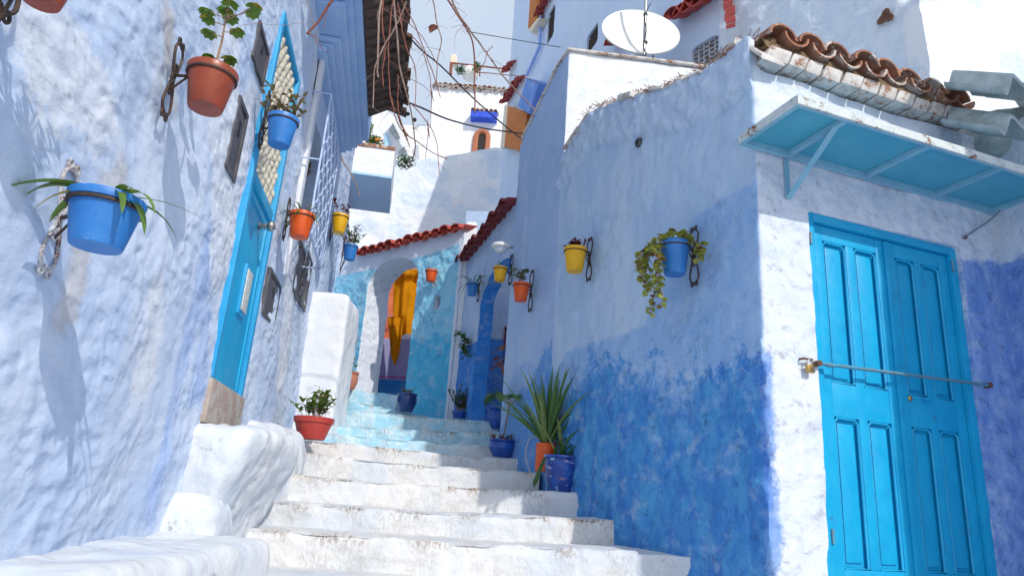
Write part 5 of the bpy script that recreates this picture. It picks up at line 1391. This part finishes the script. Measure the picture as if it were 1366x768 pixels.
vine([(524, -20), (530, 60), (536, 100), (548, 150), (553, 188), (552, 205), (545, 226)], .012, m_vineG, 'thick grey vine running down beside the brown eave', 4.0, 4.6, .006)
vine([(509, -10), (505, 40), (504, 90), (506, 103)], .013, m_vineG, 'short grey stem hanging across the brown eave', 3.8)
vine([(511, -10), (510, 40), (514, 60), (511, 90), (511, 115)], .008, m_vineR, 'red vine hanging left across the brown eave tiles', 3.8)
vine([(527, -10), (520, 30), (518, 80), (521, 130), (528, 148)], .007, m_vineR, 'thin pinkish vine down the middle of the brown eave', 3.8)
vine([(542, 3), (532, 28), (515, 58), (502, 84), (498, 115), (498, 143)], .008, m_vineG, 'grey branch crossing diagonally over the brown eave', 3.75)
vine([(530, 5), (534, 25), (542, 62), (550, 80), (555, 100), (554, 140)], .007, m_vineR, 'dark red vine curving just right of the eave', 4.2)
vine([(535, 0), (553, 35), (567, 70), (580, 105), (588, 130)], .007, m_vineR, 'pink vine arching from the eave across the sky', 4.4)
vine([(530, 20), (548, 35), (562, 48), (575, 70), (582, 85)], .005, m_vineR, 'thin vine branching across the sky left of the leaf', 4.4)
vine([(545, 45), (560, 60), (568, 80), (574, 110), (575, 140), (574, 170)], .006, m_vineR, 'long drooping vine in front of the distant white house', 4.5)
vine([(575, -15), (580, 15), (583, 35), (589, 55), (584, 80), (582, 110)], .009, m_vineG, 'knotted vine with a dead leaf hanging in mid sky', 4.3)
vine([(590, -12), (605, 12), (620, 35), (632, 62), (633, 110), (634, 150)], .011, m_vineR, 'stout red vine dropping in front of the distant terrace', 4.0, 4.4)
vine([(598, -12), (606, 8), (625, 38), (645, 65), (670, 100), (713, 147)], .012, m_vineG, 'stout grey branch slanting down to the blue tower', 4.0, 4.6)
vine([(632, 97), (645, 85), (651, 70), (658, 62)], .006, m_vineR, 'short forked twig on the stout red vine', 4.3)
vine([(633, 97), (660, 99), (695, 102), (720, 112)], .006, m_vineR, 'thin red runner reaching the blue tower hoods', 4.4)
vine([(522, 130), (528, 160), (540, 178), (552, 186), (575, 203), (595, 212)], .007, m_vineR, 'red vine trailing below the eave over white roofs', 4.4)
vine([(531, 100), (531, 140), (537, 170), (550, 185)], .008, m_vineR, 'red shoot running down the far eave corner', 4.3)
vine([(549, 138), (565, 158), (577, 175), (584, 200), (586, 232)], .006, m_vineR, 'long thin vine falling toward the big white wall', 4.5)
vine([(540, 103), (560, 112), (575, 125)], .004, m_vineR, 'hair-thin tendril beside the far eave corner', 4.5)
vine([(447, -5), (430, 20), (411, 45)], .013, m_vineR, 'thick cut red stem sticking out over the left wall', 3.2)
vine([(262, 22), (300, 36), (340, 33), (378, 33), (420, 30)], .0025, m_vineG, 'fine tendril crossing the left wall above the door', 2.6, 3.3, knots=False)
vine([(405, -5), (415, 18), (421, 45), (428, 55)], .003, m_dry, 'fine dark twig beside the thick cut stem', 3.3)
vine([(455, 208), (462, 222), (470, 235), (480, 262)], .010, m_vineG, 'cut grey stub leaning on the blue balcony underside', 5.0, knots=False)
t = thing('dead_leaf', 'curled orange dead leaf caught on a vine in the sky', 'leaf', atY(581, 36, 4.3)); bm = bmesh.new()
for k in range(3): blade(bm, atY(584, 38, 4.28), (-1, .1*k, .3-.3*k), .075, .045, 1.0, 5, .5)
obj('blade', bm, m_salmon, t)
for (u, v) in ((544, 152), (553, 160)):
    t = thing('dried_fruit', 'dark shrivelled fruit on the vine below the eave, '+('upper one' if v == 152 else 'lower one'), 'fruit', atY(u, v, 4.4)); bm = bmesh.new(); bmesh.ops.create_icosphere(bm, subdivisions=2, radius=.016, matrix=Matrix.Translation(atY(u, v, 4.4)))
    for vv in bm.verts: vv.co += vv.co.normalized()*noise.noise(vv.co*60)*.006
    obj('body', bm, m_black, t)
def cable(pts, r, mat, label, Y0, Y1):
    n = len(pts); P = [atY(u, v, Y0+(Y1-Y0)*i/(n-1)) for i, (u, v) in enumerate(pts)]; bm = bmesh.new(); tube(bm, spline(P, 8), r, 6)
    setp(obj('cable', bm, mat, None, smooth=60), label, 'cable')
cable([(531, 32), (560, 65), (590, 90), (630, 130), (670, 165), (703, 191)], .009, m_cable, 'black cable sloping from the eave to the blue tower', 6, 9)
cable([(528, 131), (560, 143), (600, 160), (650, 172), (706, 179)], .011, m_cable, 'thicker dark cable sagging lower toward the brown shutter', 6, 9)
cable([(622, 42), (680, 52), (752, 64)], .006, m_cable, 'hair-thin cable across the sky beside the blue tower', 8, 9)
cable([(641, 302), (660, 296), (690, 290)], .006, m_cable, 'thin cable over the dark red coping', 8.2, 7.4)
for o in list(bpy.data.objects):
    if o.type == 'EMPTY' and not o.children: bpy.data.objects.remove(o)
